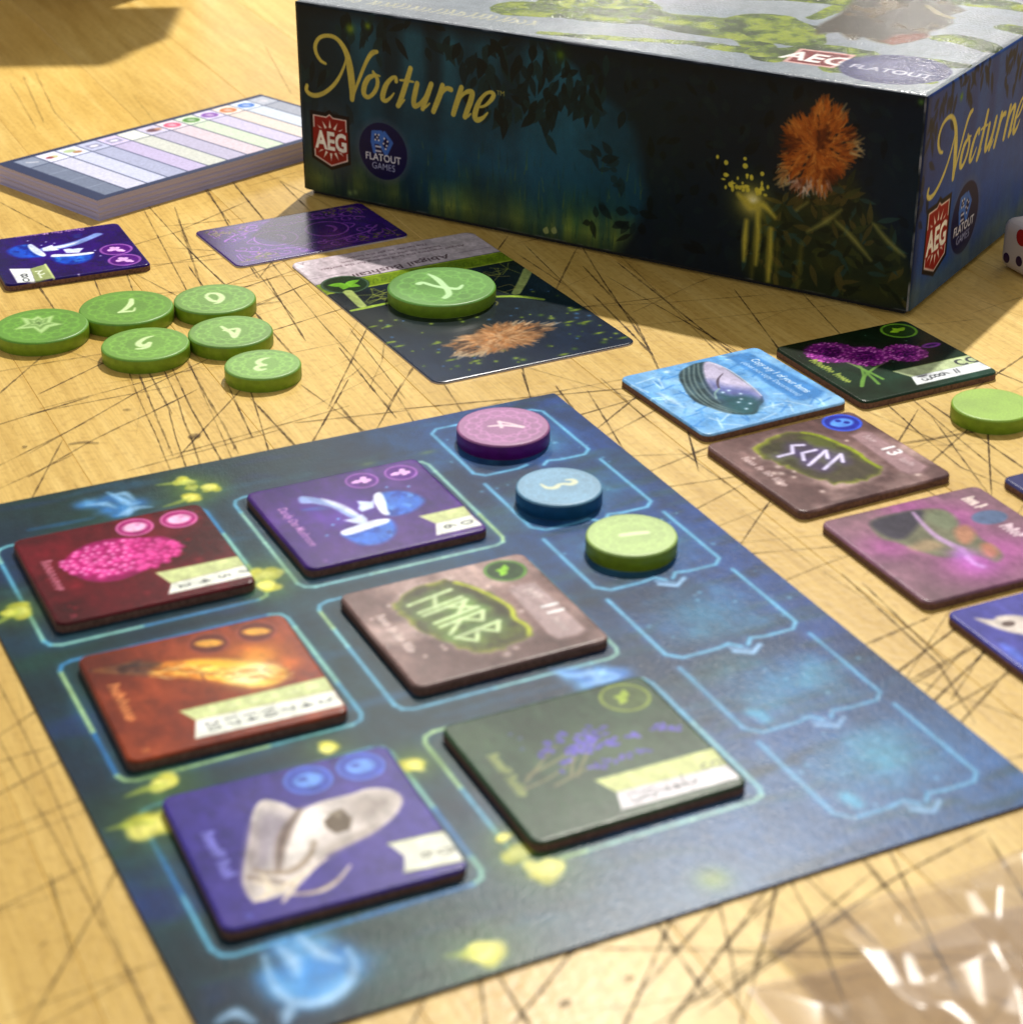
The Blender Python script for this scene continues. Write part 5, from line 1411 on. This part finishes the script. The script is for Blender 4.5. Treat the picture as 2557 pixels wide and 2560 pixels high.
for i in range(13):
    x0, x1 = xs[i] + .006, xs[i + 1] - .006
    if x0 > PLEN - .03: break
    x1 = min(x1, PLEN - .03)
    F.poly([(x0, ylow), (x1, ylow), (x1, yh), (x0, yh)], cols[i], px=False)
    F.poly([(x0, yh + .012), (x1, yh + .012), (x1, ytop), (x0, ytop)], tuple(min(255, k + 22) for k in cols[i]), px=False)
    for q in (.25, .5, .75):
        yy = ylow + (yh - ylow) * q; F.line([(x0, yy), (x1, yy)], .006, (168, 178, 204), .7 if i == 0 else .22, px=False, smooth=False)
    cc_ = ((x0 + x1) / 2, (yh + ytop) / 2); rr = .34 * min(st_, ytop - yh)
    if i >= 7: F.ell(cc_, rr * 1.1, rr * 1.1, icn[i], .95, px=False); F.ell(cc_, rr * .5, rr * .6, (226, 220, 230), .55, .6, px=False)
    elif i == 2: F.ell((cc_[0] - .02, cc_[1] + .03), rr * .8, rr * .6, (176, 196, 140), .9, px=False); F.ell((cc_[0] + .015, cc_[1] - .03), rr * .6, rr * .5, (176, 130, 80), .95, px=False)
    elif i == 1: F.ell(cc_, rr * .7, rr * .5, (196, 196, 130), .9, px=False); F.ell((cc_[0] - .03, cc_[1]), rr * .5, rr * .4, (150, 40, 50), .95, px=False)
    elif i == 6: F.ell(cc_, rr * .9, rr * .7, (96, 56, 66), .9, .4, px=False); F.ell((cc_[0] + .05, cc_[1]), rr * .5, rr * .5, (196, 140, 110), .8, .5, px=False)
    elif i in (3, 4): F.poly([(cc_[0] - .06, cc_[1] - .05), (cc_[0] + .06, cc_[1] - .05), (cc_[0] + .06, cc_[1] + .05), (cc_[0] - .06, cc_[1] + .05)], (130, 132, 170), .8, px=False); F.ell(cc_, .04, .025, (232, 232, 240), .95, .4, px=False)
    else: F.line([(cc_[0] - .03, cc_[1] + .03), (cc_[0], cc_[1]), (cc_[0] + .04, cc_[1] - .02)], .018, (226, 228, 236), .8, px=False)
pad = empty("score_pad", (Pf[0], Pf[1], 0), pa, "thick score pad with ruled pastel columns beside the box", "score pad")
V = np.stack([F.X.ravel(), F.Y.ravel(), np.full(F.X.size, PZ)], 1)
mesh_obj("top_sheet", V, grid_faces(F.nx, F.ny), PADPRINT, pad, True, F.colors())
mp_, N_, L_, B_n = new_mat("page_edges")
tc_ = N_.new("ShaderNodeTexCoord"); mpg = N_.new("ShaderNodeMapping"); mpg.inputs["Scale"].default_value = (8, 8, 5200)
wv = N_.new("ShaderNodeTexNoise"); wv.inputs["Scale"].default_value = 1.0; wv.inputs["Detail"].default_value = 2
L_.new(tc_.outputs["Object"], mpg.inputs[0]); L_.new(mpg.outputs[0], wv.inputs["Vector"])
rp = N_.new("ShaderNodeValToRGB"); rp.color_ramp.elements[0].position = .3; rp.color_ramp.elements[0].color = lin(160, 158, 204); rp.color_ramp.elements[1].position = .7; rp.color_ramp.elements[1].color = lin(196, 192, 234)
L_.new(wv.outputs["Fac"], rp.inputs[0]); L_.new(rp.outputs[0], B_n.inputs["Base Color"]); B_n.inputs["Roughness"].default_value = .75
n = 24; V = []; fc = []
loop = [(PLEN * i / n, 0) for i in range(n)] + [(PLEN, PWID * i / n) for i in range(n)] + [(PLEN * (1 - i / n), PWID) for i in range(n)] + [(0, PWID * (1 - i / n)) for i in range(n)]
R = np.random.RandomState(44); lay = 16
for k in range(lay + 1):
    jx = R.uniform(0, .010, 2) * (1 if 0 < k < lay else 0)
    V += [(min(max(u, jx[0]), PLEN - jx[0]), min(max(v, jx[1]), PWID - jx[1]), (PZ - .0005) * k / lay) for u, v in loop]
m_ = len(loop)
for k in range(lay): fc += [(k * m_ + j, k * m_ + (j + 1) % m_, (k + 1) * m_ + (j + 1) % m_, (k + 1) * m_ + j) for j in range(m_)]
fc.append(tuple(range(m_ - 1, -1, -1)))
mesh_obj("page_block", V, fc, mp_, pad)

# ------------------------------------------------------------------ die beside the box
DS = .36
dc = (3.595, 13.345); da = math.radians(23)
die = empty("die", (dc[0], dc[1], 0), da, "white die with coloured pips at the right edge beside the box", "die")
DIEW = plain_mat("white_plastic", lin(214, 204, 200), .35, .5, .03, 60, .02)
RED = plain_mat("red_pip_paint", lin(176, 30, 10), .4); PURP = plain_mat("purple_pip_paint", lin(44, 8, 66), .4)
V = []; fc = []; n = 14; h_ = DS / 2; rc = .075
G = np.linspace(-1, 1, n)
for axis in range(3):
    for sg in (1, -1):
        b = len(V)
        for i in range(n):
            for j in range(n):
                p = np.zeros(3); p[axis] = sg; p[(axis + 1) % 3] = G[i]; p[(axis + 2) % 3] = G[j]
                q = p * h_; core = np.clip(q, -(h_ - rc), h_ - rc); dlt = q - core; L2 = np.linalg.norm(dlt)
                q = core + dlt / L2 * rc if L2 > 1e-9 else q
                V.append((q[0], q[1], q[2] + h_))
        for i in range(n - 1):
            for j in range(n - 1):
                f = (b + i * n + j, b + (i + 1) * n + j, b + (i + 1) * n + j + 1, b + i * n + j + 1)
                fc.append(f if sg > 0 else f[::-1])
mesh_obj("die_body", V, fc, DIEW, die, True)
def pip(pos, nrm, r, mat):
    nrm = np.array(nrm, float); t1 = np.cross(nrm, (0, 0, 1) if abs(nrm[2]) < .9 else (1, 0, 0)); t1 /= np.linalg.norm(t1); t2 = np.cross(nrm, t1)
    V = [np.array(pos) + nrm * .003]; k = 20
    V += [np.array(pos) + nrm * .0015 + (t1 * math.cos(2 * PI * i / k) + t2 * math.sin(2 * PI * i / k)) * r for i in range(k)]
    mesh_obj("pip", V, [(0, 1 + i, 1 + (i + 1) % k) for i in range(k)], mat, die, True)
# the two faces towards the camera and the top
for yy, zz, m in ((.06, h_ * 1.55, RED), (-.06, h_ * .62, PURP), (.08, h_ * .5, PURP)):
    pip((-h_, -yy if m is RED else yy, zz), (-1, 0, 0), 0.058 if m is RED else .036, m)
for u, v in ((-.08, -.08), (.08, .08), (0, 0)): pip((u, v, DS), (0, 0, 1), .036, PURP)
for u, v in ((-.08, .1), (.08, .26)): pip((u, -h_, v), (0, -1, 0), .036, RED)

# ------------------------------------------------------------------ clear plastic bag, lower right corner
FILM = film_mat()
bag = empty("plastic_bag", (1.45, 5.75, 0), 0, "crumpled clear plastic bag in the lower right corner", "bag")
def film(name, x0, x1, y0, y1, hgt, seed, z0, nx=150, ny=130, cut=.10):
    xs_ = np.linspace(x0, x1, nx); ys_ = np.linspace(y0, y1, ny); X_, Y_ = np.meshgrid(xs_, ys_)
    rn = np.random.RandomState(seed); Z_ = np.zeros_like(X_)
    wx = X_ + .10 * (lattice_noise(X_, Y_, 1.6, seed) - .5); wy = Y_ + .10 * (lattice_noise(X_, Y_, 1.6, seed + 1) - .5)
    for k, (f_, am) in enumerate(((.55, .5), (.8, .32), (1.2, .17), (1.9, .09), (3.3, .04))):      # flat folds meeting in sharp creases
        th = rn.rand() * PI; u_ = (wx * math.cos(th) + wy * math.sin(th)) * f_ + rn.rand()
        Z_ += am * np.abs((u_ % 1.0) * 2 - 1)
    Z_ = z0 + hgt * Z_
    ed = np.minimum(np.minimum(X_ - x0, x1 - X_), np.minimum(Y_ - y0, y1 - Y_)); Z_ = z0 + (Z_ - z0) * np.clip(ed / .22, 0.04, 1)
    wob = .07 * (lattice_noise(X_, Y_, 3, seed + 5) - .5)
    return mesh_obj(name, np.stack([X_.ravel() + wob.ravel(), Y_.ravel() + .8 * wob.ravel(), Z_.ravel()], 1), grid_faces(nx, ny), FILM, bag, True)
o1 = film("upper_film", -.30, 1.6, -1.6, .62, .26, 61, .02)
o2 = film("lower_film", -.52, 1.6, -1.7, .36, .10, 71, .006)
for o_ in (o1, o2): o_.rotation_euler = (0, 0, math.radians(24))

# ------------------------------------------------------------------ cartons added out of view to cast shade on the back left corner
KRAFT = plain_mat("kraft_board", lin(150, 116, 80), .8, .2, .12, 60)
def cub(V, fc, x0, x1, y0, y1, z0, z1):
    b = len(V)
    V.extend([(x0, y0, z0), (x1, y0, z0), (x1, y1, z0), (x0, y1, z0), (x0, y0, z1), (x1, y0, z1), (x1, y1, z1), (x0, y1, z1)])
    fc.extend([tuple(b + k for k in f) for f in ((0, 3, 2, 1), (4, 5, 6, 7), (0, 1, 5, 4), (1, 2, 6, 5), (2, 3, 7, 6), (3, 0, 4, 7))])
ub = empty("upright_shade_carton", (-4.6, 22.55, 0), .03, "unseen upright carton added to shade the far left of the table", "carton")
V = []; fc = []; cub(V, fc, -1.15, 1.15, -.5, .5, 0, 3.9)
mesh_obj("shade_carton_body", V, fc, KRAFT, ub)
V = []; fc = []; cub(V, fc, -1.18, 1.18, -.53, .53, 3.9, 4.5)
mesh_obj("shade_carton_lid", V, fc, KRAFT, ub)
ub2 = empty("flat_shade_carton", (-3.9, 22.55, 4.5), .03, "unseen flat carton added on top to widen the cast shade", "carton")
V = []; fc = []; cub(V, fc, -1.75, 1.75, -.5, .6, 0, 1.0)
mesh_obj("shade_carton_body", V, fc, KRAFT, ub2)
V = []; fc = []; cub(V, fc, -1.78, 1.78, -.53, .63, 1.0, 1.5)
mesh_obj("shade_carton_lid", V, fc, KRAFT, ub2)

# ------------------------------------------------------------------ cuts and pencil marks on the table
LINES = {
 'ZW': "0,750 300,490|490,670 780,530|560,1050 1090,750 1620,500|120,1270 470,1095|720,820 1080,750|880,730 1340,610|480,1280 740,1130 1000,1000 1180,920 1380,820|270,1570 460,1210|1050,620 1100,750 1180,930 1240,1050 1370,1370|1140,650 1300,1030|1230,640 1320,800|1340,610 1430,800 1480,980 1530,1090 1600,1300|1400,580 1540,880 1640,1050 1780,1290|1530,540 1640,740 1800,1010 1840,1090|1370,940 1410,1100 1460,1250 1490,1340|1650,1030 1880,780|1340,1290 1930,1130|0,1000 230,930|210,1420 360,1350",
 'ZF': "0,400 150,340|0,580 290,490|280,965 450,620 490,540|420,640 610,880|600,965 700,810|370,750 540,960|1300,790 1330,900|1640,180 1720,310 1930,620|1480,370 1560,210|1600,470 1930,430|1190,130 1165,165|1300,200 1500,330|1330,150 1690,500|1650,480 1800,600",
 'ZG': "0,20 170,200 260,390|60,0 600,310|180,0 560,300|640,80 760,240|940,80 1060,210|400,690 440,830|650,1190 760,1030|340,940 610,900|430,1050 620,950|1400,740 1640,700|1620,770 1760,960|1770,700 1780,880|1370,1780 1650,1570|1450,1830 1700,1680|1750,470 1930,350|0,100 200,300|1640,350 1930,470|480,860 620,960|1550,1900 1760,1700|0,590 170,540|40,480 130,560|230,480 60,620",
 'ZX': "0,310 180,190|20,380 400,1050 700,1600 830,1870|60,150 240,500 480,1050 560,1280 760,1720|0,640 320,470|0,920 450,750|80,820 180,780|0,1300 320,1210|150,1210 390,1090|310,1200 370,1420|170,1932 560,1240 640,1090|300,1800 900,1580|330,1900 600,1750|0,460 140,420",
 'ZY': "1090,772 1220,480 1310,270|930,410 1740,420|1310,772 1440,570 1740,170|1400,660 1930,340|1310,740 1930,380|1540,200 1590,420 1650,760|1820,110 1780,300 1700,600|700,590 830,430|480,550 620,770|390,570 410,720|130,640 60,772|1350,450 1440,580|1230,540 1480,260|1600,360 1740,220",
 'Z8': "0,840 490,430 830,150|0,860 690,370 1090,110 1300,0|480,150 640,300|850,20 960,150|1050,0 1100,110 1160,220 1260,440|1040,240 1250,520|370,200 480,400|500,440 560,590|1800,20 1930,230|240,200 180,480 130,660|0,640 1080,660",
 'ZV': "0,600 700,1250 950,1650|120,600 600,1060|250,1330 850,880|410,1430 870,1180|580,1560 1030,1060|960,1540 1180,1200|850,1780 1460,1420|1060,1870 1400,1500|0,950 330,810",
 'ZU': "430,30 900,430 1490,920|210,170 560,480 980,820 1340,970|420,510 900,430|660,710 930,470|240,470 320,340|1300,430 1340,1000|680,100 1650,770",
 'ZP': "200,0 300,160 350,250|460,0 640,220|860,0 940,80|0,330 60,480 130,560 290,708|70,640 120,708|0,550 340,480|560,640 600,700 680,600|240,190 310,160|0,260 100,250|430,708 700,600",
 'ZD': "180,560 270,760|250,510 350,720 480,860|80,560 210,780|1740,360 1850,560|920,690 960,740",
 'ZE': "940,90 1190,560|1000,90 1190,300 1440,540|1370,0 1430,80|1590,0 1690,120|1160,150 1280,500|610,520 640,600|820,490 850,570|1640,450 1810,660|1580,560 1930,440|1700,660 1920,560|930,420 1400,380|1800,640 1930,850|260,570 350,700|1760,860 1830,940|1050,600 1420,570|960,260 1130,210|1280,320 1440,330",
 'ZI': "230,0 330,330|240,20 510,310|680,220 790,30|1080,200 1190,10|0,290 720,90|840,60 950,190|700,0 960,190|1240,0 1340,160|780,130 960,110|130,60 190,190",
 'ZJ': "0,190 960,100|180,50 280,200|980,100 1080,230|1330,360 1600,220|1850,370 1900,560|720,0 740,60|1560,640 1900,500|1200,150 1340,380",
}
R = np.random.RandomState(77)
ca, sa = math.cos(-TABLE_ANG), math.sin(-TABLE_ANG)
SV = []; SF = []; SC = []
def ribbon(P, wd, strength, z, jit=.004):
    P = np.asarray(P, float)
    L = np.r_[0, np.cumsum(np.hypot(*np.diff(P, axis=0).T))]
    n = max(6, int(L[-1] / .03)); t = np.linspace(0, L[-1], n)
    Q = np.c_[np.interp(t, L, P[:, 0]), np.interp(t, L, P[:, 1])] + np.cumsum(R.randn(n, 2), 0) * jit * .08
    d = np.gradient(Q, axis=0); d /= np.hypot(*d.T)[:, None] + 1e-9; nn = np.c_[-d[:, 1], d[:, 0]]
    w = wd * (.5 + .8 * R.rand(n)) * np.minimum(1, np.minimum(np.arange(n), np.arange(n)[::-1]) / 5.0 + .3) / 2
    st = strength * (.55 + .55 * np.repeat(R.rand(n // 5 + 1), 5)[:n])
    b = len(SV)
    for k in range(n):
        for sg in (1, -1):
            u, v = Q[k] + nn[k] * w[k] * sg
            SV.append((u * ca - v * sa, u * sa + v * ca, z)); SC.append((min(1, st[k]),) * 3 + (1,))
    for k in range(n - 1):
        SF.append((b + 2 * k, b + 2 * k + 1, b + 2 * k + 3, b + 2 * k + 2))
zc = .0016
FAR = ('ZD', 'ZX')
for fr, txt in LINES.items():
    for ln in txt.split("|"):
        P = [np.array(q) for q in ground(fr, ln)]
        for i0, i1 in ((0, 1), (-1, -2)):      # the cut runs on, thinner, past the part seen clearly
            e = P[i0] - P[i1]; e = e / (np.hypot(*e) + 1e-9) * R.uniform(.08, .45)
            P = [P[0] + e] + P if i0 == 0 else P + [P[-1] + e]
        ribbon(P, R.uniform(.009, .016), (.88 if fr not in FAR else .5) * R.uniform(.65, 1.0), zc); zc += .00001
for k in range(64):       # long fine knife lines
    u, v = R.uniform(-4.2, 3.6), R.uniform(4.8, 16.5)
    aa = R.choice([math.radians(-66), math.radians(-58), math.radians(30), math.radians(48), math.radians(8), math.radians(85), math.radians(-40)], p=[.2, .14, .2, .16, .1, .1, .1]) + R.randn() * .12
    l = R.uniform(1.2, 4.2); m = R.randn() * .02
    ribbon([(u, v), (u + math.cos(aa) * l / 2 - math.sin(aa) * m, v + math.sin(aa) * l / 2 + math.cos(aa) * m), (u + math.cos(aa) * l, v + math.sin(aa) * l)], R.uniform(.006, .011), R.uniform(.3, .7), zc); zc += .00001
for k in range(110):      # fainter hairline cuts everywhere
    u, v = R.uniform(-4.2, 4.2), R.uniform(5.0, 16.8)
    aa = R.choice([math.radians(-64), math.radians(28), math.radians(5), math.radians(75), math.radians(-35)], p=[.34, .3, .12, .12, .12]) + R.randn() * .22
    l = R.uniform(.25, 1.5); m = R.randn() * .03
    ribbon([(u, v), (u + math.cos(aa) * l / 2 - math.sin(aa) * m, v + math.sin(aa) * l / 2 + math.cos(aa) * m), (u + math.cos(aa) * l, v + math.sin(aa) * l)], R.uniform(.004, .010), R.uniform(.14, .45), zc); zc += .00001
for k in range(80):      # nicks and specks
    u, v = R.uniform(-4.2, 4.2), R.uniform(5.0, 16.8); aa = R.rand() * 6.3; l = R.uniform(.02, .07)
    ribbon([(u, v), (u + math.cos(aa) * l * .5, v + math.sin(aa) * l * .5), (u + math.cos(aa) * l, v + math.sin(aa) * l)], R.uniform(.008, .018), R.uniform(.2, .6), zc); zc += .00001
for fr, p, l, wd in (('ZW', "550,1165 680,1145 795,1155", 0, .05), ('ZW', "990,885 1060,885", 0, .04), ('ZW', "1515,1110 1560,1100 1615,1085", 0, .08), ('ZW', "180,1190 215,1180", 0, .04), ('ZE', "1540,690 1830,650", 0, .02), ('ZY', "1080,555 1130,555", 0, .05), ('ZY', "770,690 820,660", 0, .05)):
    ribbon(ground(fr, p), wd, .8, zc, .01); zc += .00001
so = mesh_obj("scratches", SV, np.array(SF), scratch_mat("dark_scratch", lin(66, 50, 38), .45, 1.0), table, False, SC)
tag(so, kind="stuff")
